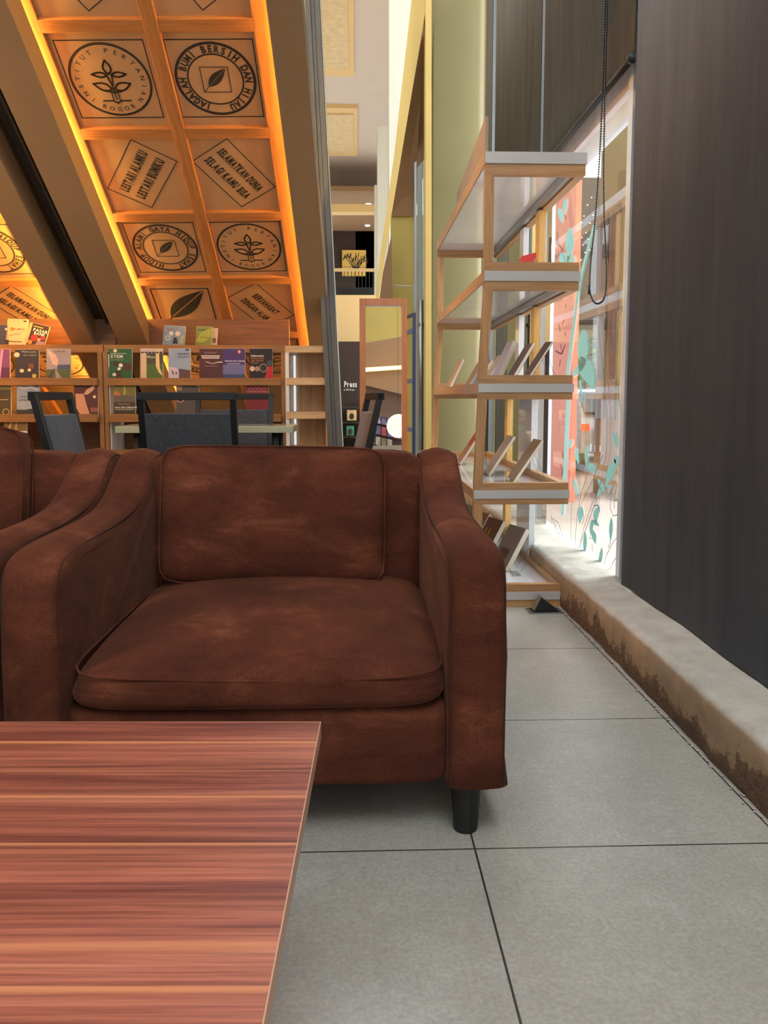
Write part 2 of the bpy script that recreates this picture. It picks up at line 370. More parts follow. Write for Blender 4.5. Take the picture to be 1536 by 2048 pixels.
# roller blinds
def blind(y0, y1, zb, label, m, bar=True, x=1.0):
    t = thing('roller_blind', label, 'blind', (x, (y0 + y1) / 2, zb), 0, 'charcoal roller blinds')
    vv = []; ff = []; L = (y1 - y0) / 2; nx = 40
    for i in range(nx + 1):
        y = -L + 2 * L * i / nx; dx = .006 * math.sin(y * 5) + .003 * math.sin(y * 13 + 1)
        for z in (0, 4.4 - zb): vv += [(dx, y, z), (dx + .003, y, z)]
    for i in range(nx):
        a, b = i * 4, i * 4 + 4; ff += [[a, b, b + 2, a + 2], [a + 1, a + 3, b + 3, b + 1], [a, a + 1, b + 1, b], [a + 2, b + 2, b + 3, a + 3]]
    MB().add(vv, ff).build('fabric', m, t, smooth=True)
    if bar:
        MB().tube([(-.012, -L, .0), (-.012, L, .0)], .013, 12).build('bottom_bar', M_blackpl, t, smooth=True)
        MB().tube([(-.012, -L - .022, .0), (-.012, -L, .0)], .019, 12).build('end_cap', M_blackpl, t, smooth=True)
    return t
blind(-1.2, 2.915, .155, 'charcoal fabric roller blind pulled right down on the right, nearest the armchair', M_blind, False)
blind(2.945, 4.345, 2.06, 'half raised charcoal blind with a black round bottom bar over the decorated window', M_blind2)
blind(4.43, 5.85, 2.06, 'half raised charcoal blind above the white display shelf, with two thin cords', M_blind2)
blind(5.97, 6.35, .16, 'dark blind pulled right down beside the sage green wall', M_blind2, False)
# window frames and glass (x = 1.07)
fr = MB()
fr.box(1.03, 1.09, 3.04, 3.085, .15, 4.4); fr.box(1.03, 1.04, 2.948, 2.953, .15, 4.4)  # the thinner white strip imitates light leaking past the blind edge
struct(fr.build('window_1', M_ltframe, bevel=.001))
MB().box(1.05, 1.09, 2.92, 3.04, .15, 4.4).build('dark_gap_strip', M_blackpl, bpy.data.objects['window_1'])  # black strip put in for the dark gap beside the blind
MB().box(1.03, 1.09, 4.60, 4.65, .15, 4.4).build('mullion', M_ltframe, bpy.data.objects['window_1'], bevel=.003)
MB().box(1.03, 1.09, 6.32, 6.37, .15, 4.4).build('mullion', M_ltframe, bpy.data.objects['window_1'], bevel=.003)
MB().box(1.04, 1.08, 2.945, 5.9, 1.93, 1.99).build('transom', M_ltframe, bpy.data.objects['window_1'])
MB().box(1.04, 1.08, 2.945, 5.9, 2.02, 2.12).build('transom', mat('pinkish_frame', srgb(206, 186, 178), .4), bpy.data.objects['window_1'])
g = MB()
g.add([(1.06, 2.94, .15), (1.06, 4.37, .15), (1.06, 4.37, 4.4), (1.06, 2.94, 4.4)], [[0, 1, 2, 3]])
g.add([(1.06, 4.37, .15), (1.06, 5.95, .15), (1.06, 5.95, 4.4), (1.06, 4.37, 4.4)], [[0, 1, 2, 3]])
g.add([(1.06, 5.95, .15), (1.06, 6.75, .15), (1.06, 6.75, 4.4), (1.06, 5.95, 4.4)], [[0, 1, 2, 3]])
g.build('pane', M_glass, bpy.data.objects['window_1'])
struct(MB().box(1.09, 1.22, -1.3, 2.88, -.5, 4.6).build('wall_right', M_white))
struct(MB().box(1.0, 1.22, -1.3, 7.0, 4.4, 5.4).build('wall_right_upper', M_white))

# bead chains of the blinds
def chain(pl, label, r=.0042, x=.972, beads=True, conn=None):
    t = thing('blind_chain', label, 'blind cord', (0, 0, 0), 0, 'blind cords')
    pts = [at(a, b, x=x) for a, b in pl]
    # smooth the path
    for _ in range(2):
        q = [pts[0]]
        for a, b in zip(pts, pts[1:]): q += [a * .75 + b * .25, a * .25 + b * .75]
        pts = q + [pts[-1]]
    mb = MB(); mb.tube(pts, r * .35, 5)
    if beads:
        acc = 0; last = pts[0]
        for a, b in zip(pts, pts[1:]):
            d = (b - a).length; k = 0
            while acc + (d - k) >= .0095 and k < d:
                k += .0095 - acc; acc = 0; p = a + (b - a) * (k / d); mb.ball(p, r, 4)
            acc += max(0, d - k)
    mb.build('beads', M_blackpl, t, smooth=True)
    if conn:
        p = at(*conn, x=x); MB().tube([p + Vector((0, 0, .018)), p + Vector((0, 0, -.018))], .0065, 10).build('connector', M_blackpl, t, smooth=True)
    return t
chain([(1212, -40), (1203, 260), (1191, 440), (1181, 530), (1178, 578), (1186, 604), (1197, 609), (1210, 598), (1214, 560), (1211, 480), (1207, 400), (1209, 200), (1216, -40)],
      'long loop of black bead chain with a small connector, hanging in front of the window', conn=(1179, 580))
chain([(1055, -40), (1049, 295), (1057, 300), (1072, -40)], 'thin black cord loop hanging on the blind above the display shelf', .0022, .985, False)
chain([(971.5, -40), (969, 350), (970.5, 700)], 'single thin cord hanging on the farthest blind', .0022, .985, False)

# ------------------------------------------------------------------ sloped timber ceiling
A0 = Vector((-.878, 5.45, 1.347)); U = Vector((.99971, -.01992, .01338)).normalized()
V = Vector((-.024, -.82987, .55744)).normalized(); Nn = U.cross(V).normalized(); V = Nn.cross(U)
MR = Matrix(((U.x, V.x, Nn.x, A0.x), (U.y, V.y, Nn.y, A0.y), (U.z, V.z, Nn.z, A0.z), (0, 0, 0, 1)))
def rplace(o): o.matrix_world = MR; return o
struct(rplace(MB().box(-6, .60, -2.4, 8.5, -.08, 0).build('ceiling', M_beam)))  # upper end, out of view, lengthened to darken the left side
ntrim = [1]
def trim(mb, m, bevel=.002, roof=True):
    ntrim[0] += 1; o = mb.build('trim_%d' % ntrim[0], m, bevel=bevel); struct(o)
    return rplace(o) if roof else o
rows = [-.63, -.085, .451, .978, 1.526, 2.083, 2.64, 3.2]
M_led = emit('warm_led', (1, .60, .16, 1), 105)
M_led2 = emit('warm_led_bright', (1, .52, .10, 1), 330)
def led(u, label):
    o = MB().box(u - .006, u + .006, -.85, 3.6, .05 + (.025 if u < -.8 else 0), .06 + (.025 if u < -.8 else 0)).build('led_strip', M_led2 if u < -.8 else M_led); rplace(o)
    return tag(o, label, 'light strip', 'orange light strips hidden behind the beams')
for bi, uc in enumerate((.02, -1.5, -3.02)):
    trim(MB().box(uc - .55, uc - .47, -2.3, 4.2, 0, .035), M_piney)
    trim(MB().box(uc - .02, uc + .045, -2.3, 4.2, 0, .04), M_piney)
    trim(MB().box(uc + .46, uc + .55, -2.3, 4.2, 0, .035), M_piney)
    for v in rows:
        trim(MB().box(uc - .47, uc - .02, v - .03, v + .03, 0, .035), M_pine)
        trim(MB().box(uc + .045, uc + .46, v - .03, v + .03, 0, .035), M_pine)
    # painted beams at both sides, carried clear of the lining so the light strips hide behind
    trim(MB().box(uc - .665, uc - .48, -1.0, 4.4, .10, .24), M_beam, .004)
    trim(MB().box(uc + .555, uc + .70, -1.0, 4.4, .10, .24), M_beam, .004)
    for q in (uc - .60, uc + .64):
        trim(MB().box(q - .03, q + .03, -1.0, 4.4, 0, .10), M_beam)
    if bi < 2: trim(MB().box(uc - .82, uc - .665, -1.2, 4.4, .0, .06), M_steel); trim(MB().box(uc - .75, uc - .735, -1.2, 4.4, .06, .12), M_steel)
led(.02 - .555, 'glowing orange light strip behind the left beam of the middle ceiling bay')
led(.02 + .595, 'glowing orange light strip behind the beam nearest the dark post')
led(-1.5 + .56, 'glowing orange light strip behind the beam right of the left ceiling bay')
led(-1.5 - .555, 'glowing orange light strip at the far left ceiling bay')

def leaf_poly(cx, cy, L, wd, ang, n=14, bend=0.0):
    up = []; lo = []
    for i in range(n + 1):
        t = i / n; r = wd * math.sin(PI * t ** .85) * (1 - .15 * t); x = L * (t - .5); b = bend * math.sin(PI * t)
        up.append((x, r + b)); lo.append((x, -r * .95 + b))
    p = up + lo[::-1][1:-1]; ca, sa = math.cos(ang), math.sin(ang)
    return [(cx + x * ca - y * sa, cy + x * sa + y * ca) for x, y in p]
I4 = Matrix.Identity(4)
def outline(mb, poly, wd, M=I4): mb.line(poly, wd, M, closed=True)
def ipb(mb, R):
    mb.ring((0, 0), R * .94, R, I4)
    mb.arc_text('INSTITUT PERTANIAN', R * .17, (0, 0), R * .74, 222, -42, I4, off=.01)
    mb.arc_text('BOGOR', R * .17, (0, 0), R * .74, 243, 297, I4, inward=True, off=.01)
    for (x, y, L, wd, a) in ((0, .36, .36, .10, PI / 2), (-.24, .16, .36, .07, PI - .05), (.24, .16, .36, .07, .05), (-.25, -.16, .44, .11, PI - .35), (.25, -.16, .44, .11, .35)):
        outline(mb, leaf_poly(x * R, y * R, L * R, wd * R, a), R * .045)
    mb.line([(-.06 * R, .12 * R), (0, -.12 * R), (0, -.30 * R)], R * .05, I4); mb.line([(.06 * R, .12 * R), (.02 * R, -.12 * R)], R * .04, I4)
    mb.line([(-.2 * R, -.28 * R), (0, -.33 * R), (.2 * R, -.28 * R)], R * .06, I4)
    for x in (-.08, 0, .08): mb.line([(x * R, -.32 * R), (x * R, -.52 * R)], R * .028, I4)
    mb.line([(-.34 * R, -.56 * R), (-.1 * R, -.56 * R), (0, -.63 * R), (.1 * R, -.56 * R), (.34 * R, -.56 * R)], R * .04, I4)
def leafsq(mb, s, fr=1.0):
    mb.line([(-s, -s), (s, -s), (s, s), (-s, s)], s * .045 * fr, I4, closed=True)
    c = (.12 * s, .18 * s); p = leaf_poly(c[0], c[1], s * 2.0, s * .40, PI / 4)
    # leaf in two halves leaving the vein clear
    n = len(p) // 2; a = PI / 4; off = s * .022; dx, dy = -math.sin(a) * off, math.cos(a) * off
    mb.flat([(x + dx, y + dy) for x, y in p[:n + 1]], I4); mb.flat([(x - dx, y - dy) for x, y in ([p[0]] + p[n:][::1])], I4)
    mb.line([(-s, -s), (-.55 * s, -.5 * s)], s * .05, I4)
def circ(mb, R, txt):
    mb.ring((0, 0), R * .93, R, I4); mb.ring((0, 0), R * .66, R * .70, I4)
    mb.arc_text(txt, R * .25, (0, 0), R * .73, 248, -68, I4, off=.045, sx=.8)
    t2 = MB(); leafsq(t2, R * .34, 1.3); mb.v_off = 0; mb.add(t2.v, t2.f)
def sq(mb, s): mb.line([(-s, -s), (s, -s), (s, s), (-s, s)], .005, I4, closed=True)
def rot_rect(mb, l1, l2, ang, L=.375, H=.245, ts=.066):
    R = Matrix.Rotation(ang, 4, 'Z')
    mb.line([(-L / 2, -H / 2), (L / 2, -H / 2), (L / 2, H / 2), (-L / 2, H / 2)], .0045, R, closed=True)
    mb.text(l1, ts, R @ Matrix.Translation((0, .022, 0)), off=.05, W=min(L * .84, len(l1) * ts * .33))
    mb.text(l2, ts, R @ Matrix.Translation((0, -.068, 0)), off=.05, W=min(L * .84, len(l2) * ts * .33))
def ppanel(uc, v0, v1, kind, label, wdt=.46):
    t = thing('stencilled_panel', label, 'ceiling panel', (0, 0, 0), 0, 'stencilled ceiling panels')
    t.matrix_world = MR @ Matrix.Translation((uc, (v0 + v1) / 2, .002)); h = (v1 - v0) / 2
    MB().box(-wdt / 2, wdt / 2, -h, h, 0, .008).build('board', M_canvas, t)
    mb = MB()
    if kind == 'ipb': sq(mb, .2); ipb(mb, .19)
    elif kind == 'leaf': leafsq(mb, .18)
    elif kind[0] == 'c': sq(mb, .2); circ(mb, .19, kind[2:])
    elif kind[0] == 'r': a, b, ang = kind[2:].split('/'); rot_rect(mb, a, b, math.radians(float(ang)))
    o = mb.build('stencil', M_ink, t); o.location = (0, 0, .0085)
G1 = 'c:JAGALAH BUMI BERSIH DAN HIJAU'; G2 = 'c:HIDUP ALAMI GAYA HIDUP SEHAT'
SD = 'r:SELAMATKAN DUNIA/SELAGI KAMU BISA/-56'; LA = 'r:LESTARI ALAMKU/LESTARI BUMIKU/56'; BD = 'r:BERSAHABAT/DENGAN ALAM/-56'
uL, uR = .02 - .248, .02 + .245
for u, j, kind, lb in (
    (uL, 0, G1, 'round stencil panel seen low through the open bookcase, left of the middle bay'),
    (uR, 0, 'ipb', 'round stencil panel seen low through the open bookcase, right of the middle bay'),
    (uL, 1, 'leaf', 'canvas panel stencilled with one large black leaf, just above the bookcase'),
    (uR, 1, BD, 'panel stencilled BERSAHABAT DENGAN ALAM in a tilted box, bottom right of the middle bay'),
    (uL, 2, G2, 'panel with round HIDUP ALAMI GAYA HIDUP SEHAT stencil above the large leaf'),
    (uR, 2, 'ipb', 'smaller looking INSTITUT PERTANIAN BOGOR emblem panel, beside the HIDUP ALAMI panel'),
    (uL, 3, LA, 'panel stencilled LESTARI ALAMKU LESTARI BUMIKU in a tilted box'),
    (uR, 3, SD, 'panel stencilled SELAMATKAN DUNIA SELAGI KAMU BISA in the middle ceiling bay'),
    (uL, 4, 'ipb', 'large INSTITUT PERTANIAN BOGOR emblem panel near the top left of the picture'),
    (uR, 4, G1, 'panel with round JAGALAH BUMI BERSIH DAN HIJAU stencil and leaf'),
    (uL, 5, BD, 'canvas panel cut by the top edge of the photo, above the large emblem'),
    (uR, 5, BD, 'canvas panel cut by the top edge with the tip of a tilted box showing'),
    (uR - 1.52, 0, 'ipb', 'round emblem panel glowing orange behind the left bookcase'),
    (uL - 1.52, 0, 'ipb', 'emblem panel at the far left behind the left bookcase'),
    (uR - 1.52, 1, SD, 'panel stencilled SELAMATKAN DUNIA SELAGI KAMU BISA at the far left, above the paperbacks'),
    (uL - 1.52, 1, 'leaf', 'leaf panel at the left picture edge behind the pale pink paperback'),
    (uR - 1.52, 2, G2, 'round HIDUP SEHAT stencil panel cut by the left picture edge')):
    ppanel(u, rows[j] + .03, rows[j + 1] - .03, kind, lb)

# ------------------------------------------------------------------ dark post at the end of the slope, room shell
def post(p0, p1, w0, d, m):
    a, b = Vector(p0), Vector(p1); mb = MB()
    return mb.prism([a, a + Vector((w0, 0, 0)), b + Vector((w0, 0, 0)), b], (0, d, 0))
pt = thing('steel_post', 'tall dark grey metal post leaning beside the bookcase end', 'post', (-.1, 4.86, 0))
for k, (dx, wd, dd, m_) in enumerate(((0, .03, .10, M_greysteel), (.031, .022, .085, M_greysteel), (.054, .03, .10, M_greysteel), (.086, .006, .09, M_whitew))):
    o = post((-.262 + .115 + dx, 4.86 + (k % 2) * .01, 0), (-.262 + .115 - .175 + dx, 4.86 + (k % 2) * .01, 3.9), wd, dd, m_).build(('profile', 'groove', 'profile', 'seal')[k], m_, pt, bevel=.002)
    o.matrix_parent_inverse = Matrix.Translation((.1, -4.86, 0))
struct(MB().box(-5.1, -5, -4, 9.5, 0, 6).build('wall_left', M_cream))
struct(MB().box(-5, -.4, 7.7, 7.8, 0, 3).build('wall_rear', M_taupe))
struct(MB().box(-5, -1.3, -4.1, -4, 0, 6).build('wall_front_blocker', M_cream))  # unseen wall, added behind the camera to keep daylight off the left

# ------------------------------------------------------------------ atrium beyond
def P(px, py, y): return at(px, py, y=y)
def ppoly(pts, y, d, m, name=None, bevel=0):
    ntrim[0] += 1
    o = MB().prism([P(a, b, y) for a, b in pts], (0, d, 0)).build(name or 'trim_%d' % ntrim[0], m, bevel=bevel); return struct(o)
struct(MB().box(-2.4, -2.2, 7.8, 24, 0, 8.5).build('wall_atrium_left', mat('warm_beige_plaster', srgb(186, 164, 116), .8, .04, 3)))
# far ceiling with recessed coffers
o = MB().box(-1.2, 3, 9.5, 24, 6.0, 6.15).build('ceiling_atrium', M_cream); struct(o)
for (y0, y1) in ((9.6, 13.2), (14.6, 17.4), (20.2, 21.2)):
    ntrim[0] += 1
    struct(MB().box(-1.0, -.02 + (y0 - 9) * .012, y0, y1, 5.93, 6.0).build('trim_%d' % ntrim[0], M_beige))
    ntrim[0] += 1
    struct(MB().box(-1.0, -.10 + (y0 - 9) * .012, y0 + .25, y1 - .35, 5.90, 5.93).build('trim_%d' % ntrim[0], mat('pale_beige', srgb(196, 174, 130), .8)))
ppoly([(778, -40), (862, -40), (862, 620), (778, 620)], 9.0, .3, M_whitew)
ppoly([(755, 253), (780, 253), (780, 640), (755, 640)], 12.5, .3, M_whitew)
ppoly([(749, 370), (760, 370), (760, 640), (749, 640)], 15, .3, M_whitew)
ppoly([(640, 408), (752, 408), (752, 424), (640, 424)], 17.5, .3, M_beige)
MBs = MB().box(-6, 1.2, 17.8, 22, P(700, 462, 22).z, P(700, 462, 22).z + .1)  # soffit stretched left out of view to shade the gallery wall
struct(MBs.build('ceiling_gallery', M_taupe))
M_dl = emit('warm_downlight', (1, .9, .7, 1), 25)
for i, (px, y) in enumerate(((737, 18.9), (735, 21.2))):
    z = P(700, 462, 22).z; x = P(px, 440, y).x
    t = thing('downlight', ('round recessed downlight in the gallery soffit, the higher one in view', 'round recessed downlight in the gallery soffit, the lower one in view')[i], 'ceiling light', (x, y, z), 0, 'gallery downlights')
    MB().tube([(0, 0, 0), (0, 0, -.02)], .085, 16).build('bezel', M_whitew, t); MB().tube([(0, 0, -.02), (0, 0, -.03)], .06, 16).build('lens', M_dl, t)
ppoly([(640, 455), (760, 455), (760, 600), (640, 600)], 22, .2, M_brownw, 'wall_gallery')
# picture of reeds in the gallery
pc = thing('botanical_picture', 'yellow framed picture of dark reeds on the dark gallery wall', 'picture', P(708, 525, 21.95))
a, b = P(684, 500, 21.9), P(732, 552, 21.9); cx, cz = (a.x + b.x) / 2, (a.z + b.z) / 2; pc.location = (cx, 21.95, cz)
hw, hh = (b.x - a.x) / 2, (a.z - b.z) / 2
MB().box(-hw, hw, -.05, 0, -hh, hh).build('canvas', mat('yellow_print', srgb(206, 170, 84), .7), pc)
mb = MB(); MX = Matrix.Translation((0, -.052, 0)) @ Matrix.Rotation(PI / 2, 4, 'X')
rr = random.Random(5)
for k in range(9):
    x = (k - 4) * .05; mb.line([(.05, -hh * .7), (.05 + x * .8, 0), (.05 + x * 1.6, hh * rr.uniform(.3, .8))], .018, MX)
    mb.flat(leaf_poly(.05 + x * 1.5, hh * rr.uniform(0, .6), .2, .02, 1.2 + x), MX)
mb.line([(-hw, -hh * .3), (hw, -hh * .35)], .01, MX); mb.build('reed_drawing', M_ink, pc)
# gallery railing
rl = thing('gallery_railing', 'gallery railing with pale handrail above dark bars', 'railing', P(700, 590, 17))
base = rl.location.copy(); z1 = P(700, 540, 17).z - base.z; z0 = -.05
MB().box(-1.5, .55, -.02, .02, -.08, -.04).build('foot_rail', M_blackpl, rl)
MB().box(-1.5, .55, -.03, .03, z1 - .03, z1 + .03).build('handrail', M_beige, rl)
mb = MB()
for k in range(26): mb.box(-1.4 + k * .075, -1.385 + k * .075, -.01, .01, z0, z1)
mb.box(-1.5, .55, .05, .08, z0, z1 - .35); mb.build('balusters', M_blackpl, rl)
ppoly([(655, 590), (772, 590), (772, 690), (655, 690)], 8.9, .2, M_beige, 'wall_balcony')
# signage wall below the balcony
ppoly([(655, 683), (790, 683), (790, 960), (655, 960)], 8.6, .2, M_brownw, 'wall_signage')
sg = thing('press_sign', 'white "Press" lettering on the dark wall left of the mirror', 'sign', P(700, 770, 8.58))
MX = Matrix.Rotation(PI / 2, 4, 'X'); k8 = 8.58 / F
MB().text('Press', 16 * k8, Matrix.Translation((1 * k8, 0, -4 * k8)) @ MX, off=.03, W=25 * k8, t=.004).build('large_letters', M_white, sg)
MB().text('as IPB Press', 5 * k8, Matrix.Translation((-2 * k8, 0, -11 * k8)) @ MX, off=.02, W=21 * k8, t=.004).build('small_letters', M_white, sg)
# low rack of magazines below the sign
rk = thing('magazine_rack', 'dark wall rack below the Press lettering, partly behind the metal post', 'rack', P(700, 960, 8.3))
zb = rk.location.z
for xx in (-.22, .14): MB().box(xx, xx + .02, 0, .25, -zb, P(700, 800, 8.3).z - zb).build('side_panel', M_brownw, rk)
for yy in (813, 843, 872): MB().box(-.2, .14, 0, .2, P(700, yy, 8.3).z - zb - .02, P(700, yy, 8.3).z - zb).build('shelf', M_brownw, rk)
for k, (x0, y0, x1, y1, c, lb) in enumerate(((694, 820, 713, 841, (198, 170, 120), 'cream magazine with a dark figure under the Press lettering'), (693, 852, 708, 871, (58, 132, 104), 'green magazine on the lower rack shelf under the Press lettering'))):
    a, b = P(x0, y1, 8.25), P(x1, y0, 8.25); t = thing('magazine', lb, 'magazine', ((a.x + b.x) / 2, 8.27, a.z), 0)
    MB().box(-(b.x - a.x) / 2, (b.x - a.x) / 2, 0, .012, 0, b.z - a.z).build('cover', mat('mag%d' % k, srgb(*c), .35, .3, 14), t)
    MB().ball((0, -.003, (b.z - a.z) * .4), .025, 6, (1, .1, 1.3)).build('picture', M_brownw, t)
# diagonal yellow trim, taupe reveal, lime wall, green wall
ppoly([(828, -40), (866, -40), (851, 22), (783, 430), (757, 600), (752, 600), (754, 560), (790, 300)], 6.75, .15, M_yellow, bevel=.002)
ppoly([(851, -40), (863, -40), (863, 960), (851, 960)], 6.7, .15, M_yellow, bevel=.002)
ntrim[0] += 1
struct(MB().prism([P(853, 20, 6.85), P(853, 325, 7.5), P(828, 432, 7.6), P(781, 432, 7.6)], (.0, .03, .03)).build('trim_%d' % ntrim[0], M_taupe))
ppoly([(782, 430), (856, 430), (856, 960), (782, 960)], 7.62, .1, M_lime, 'wall_lime')
ppoly([(783, 470), (785, 600), (765, 600), (759, 600), (766, 545)], 7.4, .1, M_taupe)
# door frames of the glazed door on the right of the lime wall
dr = struct(MB().prism([P(829, 325, 7.3), P(833, 322, 7.3), P(833, 960, 7.3), P(829, 960, 7.3)], (0, .06, 0)).build('door_1', M_dframe))
MB().prism([P(835, 335, 7.25), P(845, 322, 7.25), P(845, 960, 7.25), P(835, 960, 7.25)], (0, .06, 0)).build('door_leaf', mat('bluish_door_glass', srgb(150, 164, 160), .12, .04), dr)
MB().prism([P(847, 320, 7.2), P(850, 318, 7.2), P(850, 960, 7.2), P(847, 960, 7.2)], (0, .05, 0)).build('door_edge', M_ltframe, dr)
MB().tube([P(842, 600, 7.1), P(842, 900, 7.1)], .022, 12).build('pull_handle', M_alu, dr, smooth=True)
MB().box(P(838, 650, 7.1).x, P(848, 650, 7.1).x, 7.08, 7.2, P(840, 652, 7.1).z, P(840, 646, 7.1).z).build('latch', M_steel, dr)
# sage green wall block next to the window
a = P(863, 900, 6.9); mb = MB(); prof = []
for k in range(9): t_ = k / 8 * PI / 2; prof.append((1.03 + .05 * math.sin(t_), 6.9 + .05 * (1 - math.cos(t_))))
pts = [(a.x, 6.9)] + prof + [(1.08, 7.4), (a.x, 7.4)]
mb.prism([(x, y, 0) for x, y in pts], (0, 0, 6.8)); struct(mb.build('wall_green', M_green))
struct(MB().box(a.x, 1.2, 6.88, 7.6, -.1, 0).build('floor_threshold', M_floor))
# coat rail and thin wall fixture
cr = thing('wall_rail', 'thin bent metal rail on the lime wall above the mirror', 'rail', P(800, 572, 7.5))
b0 = cr.location.copy()
MB().tube([P(782, 571, 7.5) - b0, P(827, 573, 7.5) - b0, P(827.5, 612, 7.5) - b0], .007, 6).build('bar', M_whitew, cr)
MB().ball(P(777, 565, 7.5) - b0, .03, 6).build('bracket', M_whitew, cr, smooth=True)
# navy rack behind the mirror
nr = thing('clothes_rack', 'navy metal rack standing behind the tall mirror', 'rack', P(828, 905, 5.6)); nr.location.z = 0
b0 = nr.location.copy()
x0, x1 = P(812, 700, 5.6).x, P(829, 700, 5.6).x; zt = P(820, 626, 5.6).z
MB().box(x1 - .014 - b0.x, x1 + .008 - b0.x, -.015, .015, 0, zt).build('upright', M_navy, nr)
MB().box(x0 - b0.x, x0 + .015 - b0.x, .25, .28, 0, zt).build('upright', M_navy, nr)
MB().prism([Vector((x0, 5.86, zt - .02)) - b0, Vector((x0 + .012, 5.86, zt - .02)) - b0, Vector((x1 + .008, 5.59, zt - .02)) - b0, Vector((x1 - .014, 5.59, zt - .02)) - b0], (0, 0, .02)).build('top_bar', M_navy, nr)
for yy in (665, 766, 864):
    z = P(820, yy, 5.6).z; MB().prism([Vector((x0, 5.86, z)) - b0, Vector((x0 + .012, 5.86, z)) - b0, Vector((x1 + .008, 5.59, z)) - b0, Vector((x1 - .014, 5.59, z)) - b0], (0, 0, .03)).build('rung', mat('blue_metal', srgb(92, 104, 140), .4), nr)

# ------------------------------------------------------------------ standing mirror, and what it reflects
MYAW = -.01; MT = math.radians(6.5)
mp = Vector((.172, 4.98, 0))
mt = thing('standing_mirror', 'tall standing mirror in an orange-brown wooden frame', 'mirror', mp)
mt.rotation_euler = (-MT, 0, MYAW)
hw = .15; H_ = 1.485
fw_ = .034
MB().box(-hw, -hw + fw_ + .004, -.035, 0, 0, H_).build('frame_side', M_mirw, mt, bevel=.002)
MB().box(hw - fw_, hw, -.035, 0, 0, H_).build('frame_side', M_mirw, mt, bevel=.002)
MB().box(-hw + fw_ + .004, hw - fw_, -.035, 0, H_ - .045, H_).build('frame_top', M_mirw, mt, bevel=.002)
MB().box(-hw + fw_ + .004, hw - fw_, -.035, 0, 0, .05).build('frame_bottom', M_mirw, mt, bevel=.002)
MB().box(-hw + .01, hw - .01, -.014, -.008, .02, H_ - .02).build('mirror_glass', M_mirror, mt)
MW = Matrix.Translation(mp) @ Matrix.Rotation(MYAW, 4, 'Z') @ Matrix.Rotation(-MT, 4, 'X')
m0 = MW @ Vector((0, -.014, .7)); mn = (MW.to_3x3() @ Vector((0, -1, 0))).normalized()
def refl(px, py, k):
    """real place of a thing that is seen in the mirror at this place of the photo, k metres beyond the glass"""
    d = ray(px, py); o_ = Vector((0, 0, EYE)); s_ = (m0 - o_).dot(mn) / d.dot(mn); p = o_ + d * (s_ + k / d.length)
    return p - 2 * (p - m0).dot(mn) * mn
def rpoly(pts, k, m, name, d=.05, kk=None):
    q = [refl(a, b, k if kk is None else kk[i]) for i, (a, b) in enumerate(pts)]
    n = (q[1] - q[0]).cross(q[2] - q[0]).normalized(); c = Vector((0, 5, 1)) - q[0]
    if n.dot(c) > 0: n = -n
    return MB().prism(q, n * d).build(name, m)
struct(rpoly([(690, 560), (850, 560), (850, 668), (690, 694)], 9.0, M_lime, 'wall_front_lime'))
struct(rpoly([(690, 690), (850, 662), (850, 732), (690, 742)], 9.0, M_taupe, 'ceiling_front'))
o = rpoly([(690, 738), (850, 728), (850, 735), (690, 746)], 8.6, emit('cove_light', (1, .62, .2, 1), 5), 'cove_light', .03)
tag(o, 'glowing strip of light in the ceiling cove, seen in the mirror', 'light strip')
struct(rpoly([(690, 742), (850, 731), (850, 800), (690, 760)], 9.1, M_taupe, 'ceiling_front_lower'))
struct(rpoly([(690, 758), (850, 796), (850, 850), (690, 820)], 9.3, mat('dark_taupe_plaster', srgb(96, 76, 62), .8), 'wall_front_soffit'))
struct(rpoly([(690, 818), (850, 848), (850, 960), (690, 960)], 9.5, M_brownw, 'wall_front_dark'))
o = rpoly([(690, 893), (850, 889), (850, 960), (690, 960)], 8.9, mat('counter_grey', srgb(120, 112, 96), .5), 'counter'); tag(o, 'grey counter top seen low in the mirror', 'counter')
rr = random.Random(11); cols = [(120, 110, 150), (150, 140, 120), (90, 80, 110), (170, 160, 170), (110, 100, 70), (140, 60, 60)]
mm = [mat('poster%d' % i, srgb(*c), .6, .35, 18) for i, c in enumerate(cols)]
desc = ['violet', 'sand coloured', 'dark violet', 'pale grey', 'olive', 'red']
n_ = 0
for r_ in range(3):
    for c_ in range(6):
        x = 740 + c_ * 11.5; y = 826 + r_ * 22 + c_ * 2.6
        if y > 880: continue
        i = (r_ * 5 + c_ * 3) % 6
        o = rpoly([(x, y), (x + 9.5, y + 2), (x + 9.5, y + 19), (x, y + 17)], 9.35, mm[i], 'poster', .01)
        tag(o, '%s small poster seen in the mirror, %s row, %s from the left' % (desc[i], ('top', 'middle', 'bottom')[r_], ('first', 'second', 'third', 'fourth', 'fifth', 'sixth')[c_]), 'poster', 'posters seen in the mirror'); n_ += 1
gp = refl(797, 852, 5.6)
gl = thing('globe_lamp', 'glowing white globe lamp seen in the mirror behind its right frame', 'lamp', gp)
MB().ball((0, 0, 0), .158, 16).build('globe', emit('globe_glow', (1, .86, .6, 1), 1.6), gl, smooth=True)
MB().tube([(0, 0, .16), (0, 0, 6.4 - gp.z)], .002, 6).build('cable', M_blackpl, gl)

